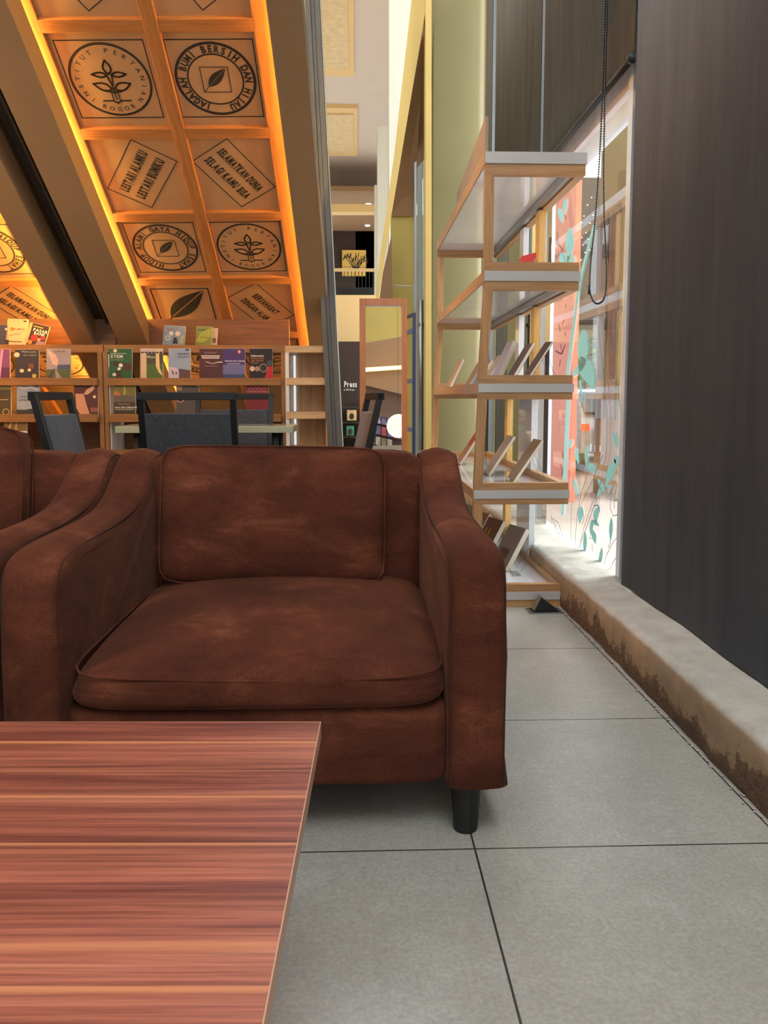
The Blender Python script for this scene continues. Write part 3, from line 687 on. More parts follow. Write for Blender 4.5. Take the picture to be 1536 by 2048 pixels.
# ------------------------------------------------------------------ bookcases
YB = 5.0
def bookcase(xa, xb, label, lips):
    t = thing('bookcase', label, 'bookcase', ((xa + xb) / 2, YB, 0)); hw = (xb - xa) / 2
    MB().box(-hw, hw, 0, .30, 1.13, 1.178).build('top_board', M_bkwood, t, bevel=.002)
    MB().box(-hw, hw, .27, .30, 1.178, 1.36).build('back_board', M_dkoak, t, bevel=.002)
    for s in (-1, 1):
        MB().box(s * hw - (.028 if s > 0 else 0), s * hw + (.028 if s < 0 else 0), -.03, .30, 0, 1.13).build('side_panel', M_bkwoodz, t, bevel=.002)
    for (z0, z1, yf) in lips:
        MB().box(-hw + .028, hw - .028, yf, yf + .018, z0, z1).build('lip', M_bkwood, t, bevel=.0015)
        MB().box(-hw + .028, hw - .028, yf + .018, .22, z0, z0 + .016).build('shelf', M_bkwood, t)
    MB().box(-hw + .028, hw - .028, .25, .262, .46, .70).build('lower_back', M_dkoak, t)
    MB().box(-hw + .03, -hw + .036, -.02, .25, .3, 1.12).build('white_inner_side', M_white, t)
    return t
def zat(py, y): return P(400, py, y).z
lips = [(zat(771, 4.95), zat(756, 4.95), -.05), (zat(844, 4.93), zat(828, 4.93), -.07), (zat(915, 4.91), zat(899, 4.91), -.09)]
xd = P(206, 800, 4.95).x; xr = P(565, 800, 4.95).x
bookcase(xd, xr + .02, 'right oak display bookcase with three stepped ledges behind the dining table', lips)
bookcase(-3.0, xd - .004, 'left oak display bookcase with books cut off by the left picture edge', lips)
# end unit, its oak coloured paler to carry the window light
t = thing('end_shelf', 'oak end shelf without books, pale with painted-in window light, beside the dark metal post', 'shelf', ((xr + P(655, 800, 4.9).x) / 2 + .012, 4.92, 0))
hw = (P(655, 800, 4.9).x - xr) / 2 - .01
MB().box(-hw - .0, hw + .0, -.0, .30, 1.128, 1.170).build('top_board', M_lightoak, t, bevel=.002)
MB().box(-hw, -hw + .022, .0, .30, 0, 1.128).build('side_panel', M_white, t)
MB().box(-hw + .034, -hw + .048, .20, .215, .2, 1.12).build('light_tube', emit('cool_tube', (.8, .9, 1, 1), .9), t)
MB().box(hw - .014, hw + .012, .0, .30, 0, 1.128).build('side_panel', M_litoakz, t, bevel=.002)
MB().box(-hw + .022, hw - .014, .22, .235, 0, 1.128).build('back_panel', M_litoakz, t)
for z in (zat(770, 4.92), zat(838, 4.92), zat(908, 4.92)): MB().box(-hw + .006, hw - .014, -.01, .22, z, z + .044).build('shelf_board', M_lightoak, t, bevel=.002)

# ------------------------------------------------------------------ books
M_cov = {}
def cov(c):
    if c not in M_cov: M_cov[c] = mat('cover_%d_%d_%d' % c, srgb(*c), .42, .10, 9, spec=.3)
    return M_cov[c]
def book(label, w_, h_, t_, c, prints=(), loc=(0, 0, 0), M=None, group=None, name='book'):
    """standing book, cover towards -y, base centre at the origin. prints: ('t', text, x, z, size, colour) / ('r', x0, x1, z0, z1, colour) / ('b', x, z, r, colour) / ('p', pts, colour)"""
    r = thing(name, label, 'book', loc, 0, group)
    MB().box(-w_ / 2, w_ / 2, -t_ / 2, t_ / 2, 0, h_).build('cover', cov(c), r, bevel=.001)
    MB().box(-w_ / 2 + .002, w_ / 2 + .0012, -t_ / 2 + .002, t_ / 2 - .0015, .0025, h_ + .0012).build('pages', M_page, r)
    MX = Matrix.Translation((0, -t_ / 2 - .0003, 0)) @ Matrix.Rotation(PI / 2, 4, 'X')
    zz = [0]; xx = [0]
    for p in prints:
        zz.append({'t': lambda: p[3] + p[4], 'r': lambda: p[4], 'b': lambda: p[2] + p[3], 'p': lambda: max(q[1] for q in p[1])}[p[0]]())
        xx.append({'t': lambda: 0, 'r': lambda: p[2], 'b': lambda: p[1] + p[3], 'p': lambda: max(q[0] for q in p[1])}[p[0]]())
    kz = min(1, h_ * .985 / max(zz)) if max(zz) > 0 else 1; kx = min(1, w_ / max(xx)) if max(xx) > 0 else 1
    MX = MX @ Matrix.Translation((-w_ / 2, 0, 0)) @ Matrix.Diagonal((kx, kz, 1, 1)) @ Matrix.Translation((w_ / 2, 0, 0))
    for k, p in enumerate(prints):
        mb = MB(); tt = .0006 + k * .00012; col = p[-1]
        if p[0] == 't': mb.text(p[1], p[4], MX @ Matrix.Translation((p[2] - w_ / 2, p[3], 0)), t=tt, off=.02, align='L')
        elif p[0] == 'r': mb.flat([(p[1] - w_ / 2, p[3]), (p[2] - w_ / 2, p[3]), (p[2] - w_ / 2, p[4]), (p[1] - w_ / 2, p[4])], MX, tt)
        elif p[0] == 'b': mb.flat([(p[1] - w_ / 2 + p[3] * math.cos(a * PI / 10), p[2] + p[3] * math.sin(a * PI / 10)) for a in range(20)], MX, tt)
        elif p[0] == 'p': mb.flat([(a - w_ / 2, b) for a, b in p[1]], MX, tt)
        mb.build({'t': 'title', 'r': 'printed_block', 'b': 'printed_dot', 'p': 'printed_shape'}[p[0]], cov(col), r)
    if M is not None: r.matrix_world = M
    return r
def wall_book(px0, px1, py_top, row, label, c, prints=(), h=None, t_=.012, lean=10, group='books on the display ledges'):
    ybase = YB + (-.03, -.05, -.07)[row]
    yt = ybase + .025
    a = P(px0, py_top, yt); b = P(px1, py_top, yt); w_ = b.x - a.x; z0 = lips[row][0] + .018
    h_ = (a.z - z0) / math.cos(math.radians(lean))
    sc = w_ / .145
    Mx = Matrix.Translation(((a.x + b.x) / 2, ybase + .006, z0)) @ Matrix.Rotation(-math.radians(lean - 4), 4, 'X')
    return book(label, w_, h_, t_, c, prints, M=Mx, group=group)
W_ = (226, 220, 210)
wall_book(-24, 20, 699, 0, 'purple and pink glossy book at the left picture edge, upper ledge', (120, 62, 110), [('r', .0, .14, .02, .10, (82, 38, 78)), ('p', [(.06, .02), (.08, .02), (.10, .22), (.085, .22)], (196, 140, 180))])
wall_book(31, 78, 700, 0, 'dark cover with lamp glows and script title, second on the upper left ledge', (44, 40, 48), [('b', .01, .19, .017, (224, 186, 160)), ('b', .04, .08, .013, (226, 190, 150)), ('b', .085, .085, .010, (226, 190, 150)), ('b', .115, .045, .014, (170, 160, 60)), ('r', .08, .11, .095, .13, (110, 62, 40)), ('t', 'Philosophy', .04, .205, .018, (150, 150, 140)), ('t', 'dan Analisis', .05, .183, .014, (150, 150, 140))])
wall_book(93, 141, 699, 0, 'grey landscape cover with railway lines and a pale leaf shape', (160, 146, 148), [('r', .0, .15, .02, .085, (84, 92, 56)), ('r', .07, .15, .085, .115, (70, 80, 110)), ('p', [(.01, .21), (.06, .18), (.075, .14), (.07, .105), (.04, .12), (.02, .17)], (222, 180, 156)), ('p', [(.0, .02), (.05, .09), (.055, .09), (.03, .02)], (70, 60, 56)), ('p', [(.06, .02), (.055, .09), (.06, .09), (.10, .02)], (150, 140, 128)), ('t', 'GUMAM', .045, .195, .018, (120, 100, 100))])
wall_book(218, 264, 698, 0, 'green STEM book with a child drawing', (38, 84, 48), [('t', 'STEM', .012, .172, .030, W_), ('r', .01, .11, .200, .204, (170, 190, 160)), ('r', .01, .10, .162, .164, (120, 150, 110)), ('r', .01, .09, .154, .156, (120, 150, 110)), ('b', .04, .222, .012, (220, 196, 150)), ('r', .09, .145, .085, .135, (74, 44, 32)), ('b', .045, .13, .018, (60, 36, 28)), ('b', .075, .12, .013, (226, 214, 200)), ('p', [(.03, .06), (.07, .10), (.08, .03), (.04, .035)], (60, 36, 28)), ('b', .035, .055, .012, (210, 200, 190)), ('b', .065, .095, .010, (226, 214, 200))])
wall_book(281, 326, 698, 0, 'white topped cover with cattle and green grass beside the STEM book', (184, 166, 166), [('r', 0, .145, .115, .180, (72, 66, 52)), ('r', 0, .145, .01, .115, (74, 96, 44)), ('r', .0, .04, .02, .18, (196, 170, 140)), ('p', [(.10, .20), (.12, .20), (.125, .09), (.145, .04), (.12, .06), (.10, .10)], (214, 186, 130)), ('t', 'Mijan', .045, .150, .022, (170, 190, 150))] + [('r', .005 + .024 * k, .022 + .024 * k, .181, .189, (44, 36, 36)) for k in range(6)])
wall_book(337, 381, 698, 0, 'pale blue PERAIRAN cover with fish at its foot', (136, 152, 176), [('t', 'PERAIRAN', .06, .165, .015, (56, 60, 76)), ('r', .06, .135, .186, .194, (84, 92, 110)), ('p', [(0, .02), (0, .105), (.06, .095), (.07, .02)], (186, 172, 190)), ('p', [(.07, .02), (.07, .092), (.143, .08), (.143, .02)], (92, 66, 60)), ('p', [(.02, .08), (.028, .08), (.038, .05), (.032, .05)], (40, 40, 60)), ('p', [(.045, .07), (.052, .07), (.058, .05), (.05, .055)], (40, 40, 60)), ('r', .11, .135, .212, .222, (40, 44, 70))])
wall_book(399, 446, 698, 0, 'plain maroon cover with two white title lines', (74, 40, 42), [('r', .012, .125, .160, .167, (214, 204, 196)), ('r', .016, .122, .148, .155, (214, 204, 196)), ('r', .025, .11, .186, .188, (150, 130, 126)), ('r', .03, .10, .178, .18, (150, 130, 126)), ('r', .03, .11, .10, .102, (160, 140, 136)), ('p', [(.03, .132), (.05, .128), (.08, .118), (.11, .128), (.14, .130), (.14, .122), (.11, .122), (.08, .114), (.05, .122)], (190, 170, 160))])
wall_book(446, 490, 698, 0, 'violet and blue TEKNOLOGI SONAR cover touching the maroon one', (66, 44, 102), [('r', 0, .142, .02, .11, (98, 98, 142)), ('r', 0, .142, .02, .05, (60, 66, 104)), ('t', 'TEKNOLOGI SONAR', .012, .128, .0125, (206, 206, 226)), ('r', .03, .11, .114, .118, (176, 170, 200)), ('b', .105, .19, .009, (230, 150, 140))])
wall_book(499, 545, 698, 0, 'black Indonesian cover with three round pictures and a red corner', (34, 22, 28), [('t', 'Indonesian', .012, .160, .0165, W_), ('t', 'Forest Fires', .012, .145, .014, (190, 110, 60)), ('t', 'and Carbon', .012, .131, .014, (190, 110, 60)), ('t', 'Effects', .012, .117, .014, (150, 110, 60)), ('p', [(.095, .02), (.12, .10), (.148, .10), (.148, .02)], (170, 30, 34)), ('b', .018, .085, .016, (190, 170, 160)), ('b', .05, .085, .016, (150, 120, 90)), ('b', .09, .09, .026, (180, 160, 110)), ('b', .09, .09, .023, (40, 40, 36)), ('b', .13, .12, .018, (60, 66, 70))])
wall_book(-24, 22, 772, 1, 'olive brown glossy cover at the left picture edge, middle ledge', (74, 60, 36), [('r', .0, .145, .20, .225, (120, 110, 50)), ('b', .115, .05, .022, (170, 150, 70)), ('b', .115, .05, .017, (74, 60, 36)), ('r', .08, .13, .13, .135, (190, 160, 120))])
wall_book(34, 80, 770, 1, 'light grey LOGAM BERAT cover with dark hills at its foot, behind the left chair', (142, 152, 164), [('t', 'LOGAM BERAT', .012, .118, .022, (40, 40, 44)), ('t', 'Tumbuhan Timbal', .016, .142, .0145, (60, 62, 66)), ('p', [(.0, .02), (0, .062), (.05, .06), (.09, .068), (.145, .055), (.145, .02)], (54, 50, 54)), ('p', [(.01, .205), (.05, .195), (.09, .205), (.13, .19), (.13, .197), (.09, .213), (.05, .204), (.01, .213)], (226, 206, 176)), ('r', .115, .135, .212, .222, (40, 44, 60)), ('b', .13, .04, .012, (220, 220, 220))])
wall_book(148, 196, 769, 1, 'dark red-brown cover with a pale curved glare shape', (84, 42, 38), [('p', [(.01, .165), (.06, .165), (.075, .10), (.10, .02), (.045, .02), (.015, .07)], (206, 146, 108)), ('p', [(.06, .16), (.075, .19), (.13, .225), (.12, .19), (.085, .16)], (210, 160, 124)), ('b', .125, .145, .010, (220, 190, 150)), ('r', .10, .145, .045, .075, (146, 84, 76))])
wall_book(228, 271, 769, 1, 'BAKTERI ENDOFIT cover with yellow plants and an olive base', (96, 88, 76), [('r', 0, .14, .16, .235, (116, 104, 52)), ('p', [(0, .16), (0, .19), (.03, .185), (.05, .16)], (184, 112, 56)), ('p', [(.06, .165), (.065, .225), (.075, .225), (.08, .165)], (166, 150, 70)), ('r', 0, .14, .01, .115, (66, 54, 34)), ('t', 'BAKTERI ENDOFIT', .008, .073, .0155, W_), ('t', 'Pemanfaatan', .03, .098, .012, (170, 160, 120)), ('r', .01, .13, .062, .066, (170, 160, 140))])
wall_book(353, 398, 769, 1, 'grey-brown cover with a hexagon, seen through the gap of the centre chair back', (82, 74, 68), [('b', .02, .205, .018, (150, 112, 92)), ('b', .025, .135, .026, (176, 140, 110)), ('b', .025, .13, .015, (60, 40, 30)), ('b', .132, .222, .006, (220, 220, 220))])
wall_book(492, 537, 768, 1, 'red GENOM TERNAK cover with a drawn spiral chain', (118, 34, 38), [('t', 'GENOM TERNAK', .016, .132, .018, (226, 196, 50)), ('r', 0, .15, .165, .168, (200, 130, 120))] + [('b', .03 + .03 * k, .18 + .004 * (k % 2), .013, (186, 104, 100)) for k in range(4)] + [('b', .03 + .03 * k, .18 + .004 * (k % 2), .010, (118, 34, 38)) for k in range(4)])
wall_book(8, 54, 843, 2, 'golden brown cover with white lower half, low behind the left armchair', (122, 92, 52), [('r', 0, .15, .0, .145, (204, 196, 188)), ('r', .10, .145, .07, .135, (62, 54, 50)), ('b', .12, .11, .015, (140, 124, 110)), ('p', [(.02, .15), (.05, .20), (.055, .2), (.04, .15)], (200, 160, 90)), ('p', [(.07, .15), (.08, .20), (.085, .2), (.09, .15)], (180, 140, 80))])
wall_book(520, 545, 842, 2, 'narrow purple and white book on the lowest ledge behind the far chair', (70, 50, 90), [('r', .02, .08, .10, .13, W_), ('r', .0, .085, .02, .09, (190, 180, 190))])
# leaning books on top of the cases
def top_book(px, py0, w_, h_, label, c, prints, lean=12, yaw=0, roll=0, t_=.014, y=5.10):
    p = P(px, py0, y); Mx = Matrix.Translation((p.x, y, 1.181)) @ Matrix.Rotation(yaw, 4, 'Z') @ Matrix.Rotation(-math.radians(lean), 4, 'X') @ Matrix.Rotation(math.radians(roll), 4, 'Y')
    return book(label, w_, h_, t_, c, prints, M=Mx, group='books standing on top of the bookcases')
top_book(-8, 690, .15, .13, 'dark blue book just inside the left picture edge on top of the bookcase', (38, 42, 70), [('b', .135, .10, .006, (200, 200, 200))])
top_book(32, 690, .125, .165, 'cream paperback with a dark base strip standing on the left bookcase top', (206, 160, 128), [('t', 'RUMAH', .045, .095, .018, (110, 66, 44)), ('b', .033, .10, .012, (180, 100, 40)), ('r', .0, .02, .0, .03, (40, 26, 24)), ('r', .02, .1, .018, .023, (60, 34, 28)), ('r', .1, .12, .148, .156, (40, 26, 24)), ('p', [(.02, .06), (.05, .07), (.08, .07), (.11, .095), (.08, .066), (.05, .066), (.02, .056)], (150, 100, 74))], roll=2)
top_book(68, 690, .125, .135, 'tilted black and red comic style paperback leaning on the cream one', (44, 24, 26), [('t', 'PASAR', .035, .088, .026, W_), ('t', 'BANK', .045, .068, .024, W_), ('r', .0, .02, .0, .135, (206, 150, 110)), ('b', .055, .045, .022, (150, 24, 24)), ('b', .105, .055, .016, (130, 30, 30)), ('b', .035, .012, .014, (206, 110, 40)), ('r', .03, .09, .115, .122, (180, 140, 60)), ('p', [(.07, .0), (.125, .0), (.125, .035), (.08, .03)], (120, 96, 110)), ('b', .085, .04, .010, (206, 130, 110))], roll=14)
top_book(347, 690, .135, .125, 'pale blue children paperback with white cups, standing on the right bookcase top', (120, 136, 152), [('b', .05, .075, .014, (206, 196, 180)), ('b', .09, .075, .016, (206, 190, 170)), ('b', .03, .045, .016, (196, 186, 170)), ('b', .03, .045, .010, (120, 136, 152)), ('p', [(.06, .01), (.07, .05), (.085, .05), (.095, .01)], (44, 40, 50)), ('r', .02, .06, .10, .105, (176, 90, 70)), ('p', [(.1, .01), (.11, .06), (.13, .07), (.13, .01)], (150, 160, 130))], roll=3)
top_book(418, 690, .095, .115, 'white backed booklet standing behind the green leaf shaped one', (190, 166, 140), [('r', .06, .09, .02, .05, (120, 84, 60))], roll=3, y=5.13)
top_book(407, 690, .10, .12, 'green booklet with a curled leaf shaped cover on the right bookcase top', (112, 118, 50), [('p', [(.0, .02), (.03, .09), (.1, .13), (.095, .06), (.05, .02)], (140, 146, 60)), ('t', 'POHON', .03, .05, .016, (80, 90, 30)), ('r', .01, .06, .105, .112, (60, 80, 90))], roll=2)

# ------------------------------------------------------------------ dining chairs and glass table
def chair(label, loc, rz, fab=M_chairfab, wd=.41):
    """faces +y, origin on the floor under the backrest"""
    t = thing('dining_chair', label, 'chair', loc, rz, 'black framed dining chairs')
    h = wd / 2; lean = math.radians(12); zt = .875
    def yb(z): return -.0 - (z - .42) * math.tan(lean) if z > .42 else 0.0
    for s in (-1, 1):
        x0, x1 = (s * h, s * (h - .026)); xa, xb = min(x0, x1), max(x0, x1)
        MB().prism([(xa, yb(zt), zt), (xa, 0, .42), (xa, -.05, 0), (xa, -.02, 0), (xa, .034, .42), (xa, yb(zt) + .026, zt)], (xb - xa, 0, 0)).build('back_post', M_blackpl, t, bevel=.002)
        MB().box(xa, xb, .40, .43, 0, .43).build('leg', M_blackpl, t, bevel=.002)
    MB().box(-h, h, yb(zt) - .002, yb(zt) + .028, zt - .03, zt + .002).build('top_rail', M_blackpl, t, bevel=.002)
    MB().box(-h + .026, h - .026, .40, .42, .37, .41).build('front_rail', M_blackpl, t)
    # upholstered back, slightly bowed, below an open slot
    vv = []; ff = []; n = 10
    for i in range(n + 1):
        x = -h + .026 + (wd - .052) * i / n; bow = .012 * (1 - (2 * i / n - 1) ** 4)
        for z in (.46, zt - .085): vv += [(x, yb(z) - .004 - bow * .5, z), (x, yb(z) + .028 + bow, z)]
    for i in range(n):
        a, b = i * 4, i * 4 + 4; ff += [[a, b, b + 2, a + 2], [a + 1, a + 3, b + 3, b + 1], [a, a + 1, b + 1, b], [a + 2, b + 2, b + 3, a + 3]]
    ff += [[0, 2, 3, 1], [n * 4, n * 4 + 1, n * 4 + 3, n * 4 + 2]]
    MB().add(vv, ff).build('back_cushion', fab, t, bevel=.006, seg=3)
    MB().box(-h + .005, h - .005, .02, .43, .41, .475).build('seat', fab, t, bevel=.015, seg=3)
    return t
YC = 3.40
cx_ = (P(279, 785, YC).x + P(472, 785, YC).x) / 2
chair('dining chair seen from behind in the centre, charcoal back with open slot', (cx_ + .012, YC, 0), math.radians(0), wd=.405)
chair('dining chair on the far side of the glass table, mostly hidden by the centre chair', (P(462, 800, 4.25).x + .0, 4.30, 0), PI, wd=.42)
c3 = chair('dining chair turned side on at the left, its charcoal back leaning left', (-1.09, 3.13, 0), math.radians(-89), wd=.40)
chair('brown upholstered dining chair seen edge on in front of the mirror', (.0, 3.62, 0), math.radians(97), M_brownfab, .40)
tb = thing('glass_table', 'dining table with pale green glass top behind the centre chair', 'table', (-.72, 3.98, 0))
MB().box(-.42, .42, -.17, .17, .688, .72).build('tabletop', M_glassgreen, tb, bevel=.002)
for sx in (-.33, .33):
    for sy in (-.13, .13): MB().tube([(sx, sy, 0), (sx, sy, .688)], .016, 10).build('leg', M_blackpl, tb, smooth=True)

# ------------------------------------------------------------------ tall white display shelf
sh = thing('display_shelf', 'tall open display shelf of white boards framed in honey wood by the window', 'shelf', (0, 3.18, 0))
YS, YE = 0.0, 1.86
tiers = [(.505, .900, 1.762, 1.806, 1.720, None), (.507, .884, 1.313, 1.352, 1.278, 1.387), (.488, .868, .876, .911, .848, .945), (.475, .860, .448, .483, .424, .512), (.470, .857, .030, .063, 0.0, .094)]
for i, (x0, x1, b0, b1, zl, zu) in enumerate(tiers):
    MB().box(x0 + .004, x1 + .001, YS + .004, YE - .004, b0, b1).build('board', M_whitegl, sh, bevel=.0015)
    MB().box(x0, x1 + .004, YS - .004, YS + .004, b0, b1).build('edge_strip', M_edgegrey, sh)
    for (za, zb_) in ((zl, b0),) + (((b1, zu),) if zu else ()):
        MB().box(x0, x1, YS, YS + .034, za, zb_).build('front_rail', M_ash, sh, bevel=.001)
        MB().box(x0, x1, YE - .034, YE, za, zb_).build('rear_rail', M_ash, sh, bevel=.001)
        MB().box(x1 - .034, x1, YS + .034, YE - .034, za, zb_).build('side_rail', M_ashy, sh, bevel=.001)
    MB().box(x0 - .003, x0 + .005, YS + .004, YE - .004, b0 - .003, b1 + .001).build('edge_band', M_ashy, sh)
    if i < 2:
        MB().box(x1 - .062, x1 - .036, YS + .04, YE - .04, zl + .008, b0 - .001).build('light_channel', M_alu, sh, bevel=.003)
    if i < 4:
        x0n = tiers[i + 1][0]; zb_ = tiers[i + 1][5]
        for yy in (YS, YE - .034):
            MB().prism([(x0, yy, zl), (x0 + .036, yy, zl), (x0n + .036, yy, zb_), (x0n, yy, zb_)], (0, .034, 0)).build('upright', M_ashz, sh, bevel=.0015)
yA, yB_ = .60, 1.12
for i, (y_, m_) in enumerate(((.58, M_yelw), (.58, M_yelw), (1.17, M_yelw), (1.17, M_yelw))):
    x1 = min(tiers[i][1], tiers[i + 1][1]); MB().box(x1 - .032, x1, y_, y_ + .075, tiers[i + 1][5], tiers[i][4]).build('side_upright', m_, sh, bevel=.001)
for i in range(4):
    x1 = min(tiers[i][1], tiers[i + 1][1]); y_ = .95 if i < 2 else .58
    MB().box(x1 - .028, x1, y_, y_ + .30 if i >= 2 else y_ + .09, tiers[i + 1][5], tiers[i][4]).build('white_upright', M_whitegl, sh, bevel=.001)
# board leaning on the top
bd = MB().prism([(0, 0, 0), (0, .9, 0), (0, .9, .085), (0, 0, .155)], (.012, 0, 0)).build('leaning_board', mat('taupe_board', srgb(150, 128, 106), .6, .1, 20, (1, .2, 4)), bevel=.001)
bd.location = (.515, 3.25, 1.807); tag(bd, 'thin taupe board standing along the left edge of the display shelf top', 'board')

# leaning books on acrylic stands
def easel(x, y, z, label):
    t = thing('acrylic_stand', label, 'book stand', (x, y, z), 0, 'clear acrylic book stands')
    for s in (-.05, .05):
        MB().prism([(0, s, .02), (.09, s, .15), (.095, s, .146), (.008, s, .012)], (0, .004, 0)).build('rest', M_acryl, t)
        MB().prism([(.075, s, .125), (.13, s, 0), (.136, s, 0), (.082, s, .13)], (0, .004, 0)).build('strut', M_acryl, t)
    MB().box(-.03, .012, -.05, .054, .0, .004).build('foot', M_acryl, t)
    MB().box(-.03, -.026, -.05, .054, .004, .02).build('ledge', M_acryl, t)
def shelf_book(x, y, z, w_, h_, label, c, prints=(), lean=33, yaw=0, t_=.014):
    Mx = Matrix.Translation((x, y, z)) @ Matrix.Rotation(-PI / 2 + yaw, 4, 'Z') @ Matrix.Rotation(-math.radians(lean), 4, 'X') @ Matrix.Translation((0, 0, 0))
    return book(label, w_, h_, t_, c, prints, M=Mx, group='books on the display shelf')
T3 = .9125
SB = [(.70, 3.36, T3, .13, .205, 'thin dark book leaning nearest the front on the third shelf level', (70, 50, 48), 33, .010),
      (.685, 3.62, T3, .15, .21, 'dark spined white book second from the front on the third shelf level', (96, 70, 56), 30, .016),
      (.64, 3.72, T3, .15, .215, 'thick blue and white glossy book on the third shelf level', (150, 156, 196), 24, .028),
      (.63, 3.95, T3, .15, .17, 'grey paperback leaning in the middle of the third shelf level', (150, 150, 152), 30, .016),
      (.62, 4.15, T3, .15, .15, 'blue grey paperback toward the rear of the third shelf level', (96, 112, 150), 30, .018),
      (.60, 4.30, T3, .15, .17, 'brown covered paperback near the rear of the third shelf level', (120, 96, 70), 30, .02),
      (.53, 4.55, T3, .14, .17, 'light brown book leaning by the left edge of the third shelf level', (156, 120, 90), 25, .016)]
for (x, y, z, w_, h_, lb, c, ln, t_) in SB: shelf_book(x, y, z, w_, h_, lb, c, (), ln, 0, t_)
easel(.71, 3.36, T3, 'clear stand under the thin dark book on the third shelf level')
easel(.70, 3.64, T3, 'clear stand behind the dark spined white book')
T4 = .4845
shelf_book(.685, 3.50, T4, .15, .22, 'plastic wrapped brown book leaning nearest the front on the fourth shelf level', (140, 122, 92), (), 34, 0, .014)
shelf_book(.63, 3.82, T4, .15, .22, 'plastic wrapped beige book in the middle of the fourth shelf level', (170, 160, 146), (), 33, 0, .014)
shelf_book(.575, 4.45, T4, .15, .21, 'reddish plastic wrapped book at the left of the fourth shelf level', (150, 110, 84), (('r', .02, .12, .12, .17, (170, 60, 60)),), 33, 0, .016)
easel(.70, 3.50, T4, 'clear stand under the front book of the fourth shelf level'); easel(.65, 3.84, T4, 'clear stand under the middle book of the fourth shelf level'); easel(.60, 4.45, T4, 'clear stand under the rear book of the fourth shelf level')
T5 = .0645
for (x, y, lb, c, pr) in ((.66, 3.62, 'grey paperback with pale pages leaning nearest the front on the bottom level', (132, 120, 112), (('r', .03, .11, .05, .10, (90, 70, 64)),)),
                          (.60, 3.86, 'brown and gold patterned book second from the front on the bottom level', (92, 58, 34), (('r', .03, .045, .04, .16, (176, 120, 50)), ('r', .07, .085, .04, .16, (176, 120, 50)))),
                          (.57, 4.10, 'striped brown book in the middle of the bottom level', (124, 84, 62), (('r', .01, .14, .05, .065, (70, 48, 38)), ('r', .01, .14, .09, .105, (70, 48, 38)))),
                          (.545, 4.36, 'green grey book at the rear of the bottom level', (112, 120, 96), ())):
    shelf_book(x, y, T5, .15, .215, lb, c, pr, 30, math.radians(18), .026)
shelf_book(.735, 3.82, 1.3535, .13, .215, 'red book leaning on the second shelf level', (196, 64, 80), (('r', .03, .08, .03, .07, W_),), 32, math.radians(25), .014)
shelf_book(.66, 4.0, 1.3535, .15, .17, 'dark brown book beside the red one on the second shelf level', (92, 66, 56), (), 40, 0, .012)
easel(.80, 3.50, 1.3535, 'empty clear stand on the second shelf level by the window')
easel(.72, 3.50, T5, 'empty clear stand standing on the bottom level')

# floor socket
fs = thing('floor_socket', 'pop-up metal floor socket open in front of the display shelf', 'floor socket', at(1088, 1222, z=0))
MB().box(-.068, .068, -.045, .04, 0, .004).build('cover_plate', M_alu, fs, bevel=.001)
MB().box(-.055, .055, -.033, .03, .004, .0055).build('recess', M_blackpl, fs)
MB().prism([(-.045, -.028, .005), (.055, -.028, .005), (-.018, -.028, .062)], (0, .05, 0)).build('flip_lid', M_blackpl, fs, bevel=.002)
MB().prism([(-.047, -.024, .008), (-.045, -.024, .006), (-.019, -.024, .060), (-.023, -.024, .060)], (0, .042, 0)).build('socket_face', mat('brass_face', srgb(150, 132, 100), .4, metal=.5), fs)

# ------------------------------------------------------------------ armchairs
def superbox(hx, hy, hz, n=22, ex=7, crown=.0, seed=0, lump=.0, ez=None):
    ez = ez or ex
    v = []; f = []; idx = {}
    def vid(p):
        k = tuple(round(a, 5) for a in p)
        if k in idx: return idx[k]
        s = ((abs(p[0]) ** ex + abs(p[1]) ** ex) ** (ez / ex) + abs(p[2]) ** ez) ** (-1 / ez)
        q = [p[0] * s, p[1] * s, p[2] * s]
        c = (1 + crown * (1 - q[0] ** 2) * (1 - q[1] ** 2))
        rs_ = math.sin(q[0] * 7 + seed) * math.cos(q[1] * 5 + seed * 2) * math.sin(q[2] * 4 + 1 + seed)
        idx[k] = len(v); v.append((q[0] * hx * (1 + lump * rs_), q[1] * hy * (1 + lump * rs_), q[2] * hz * c * (1 + lump * rs_ * .6))); return idx[k]
    g = [-1 + 2 * i / n for i in range(n + 1)]
    for ax in range(3):
        for sg in (-1, 1):
            for i in range(n):
                for j in range(n):
                    q = []
                    for a, b in ((i, j), (i + 1, j), (i + 1, j + 1), (i, j + 1)):
                        p = [0, 0, 0]; p[ax] = sg; p[(ax + 1) % 3] = g[a]; p[(ax + 2) % 3] = g[b]; q.append(vid(p))
                    f.append(q)
    return v, f
def catmull(pts, n=6):
    out = []; P_ = [pts[0]] + pts + [pts[-1]]
    for i in range(1, len(P_) - 2):
        for k in range(n):
            t = k / n; a, b, c, d = P_[i - 1], P_[i], P_[i + 1], P_[i + 2]
            out.append(tuple(.5 * ((2 * b[j]) + (-a[j] + c[j]) * t + (2 * a[j] - 5 * b[j] + 4 * c[j] - d[j]) * t * t + (-a[j] + 3 * b[j] - 3 * c[j] + d[j]) * t ** 3) for j in range(2)))
    out.append(pts[-1]); return out
top = catmull([(.004, .47), (.012, .515), (.045, .552), (.11, .566), (.25, .570), (.42, .574), (.55, .586), (.64, .612), (.71, .655), (.765, .692), (.81, .705), (.86, .703), (.893, .685), (.90, .65)], 5)
ARMP = [(0.0, .104), (-.002, .16), (-.002, .25), (0, .36)] + top + [(.90, .4), (.90, .104)]
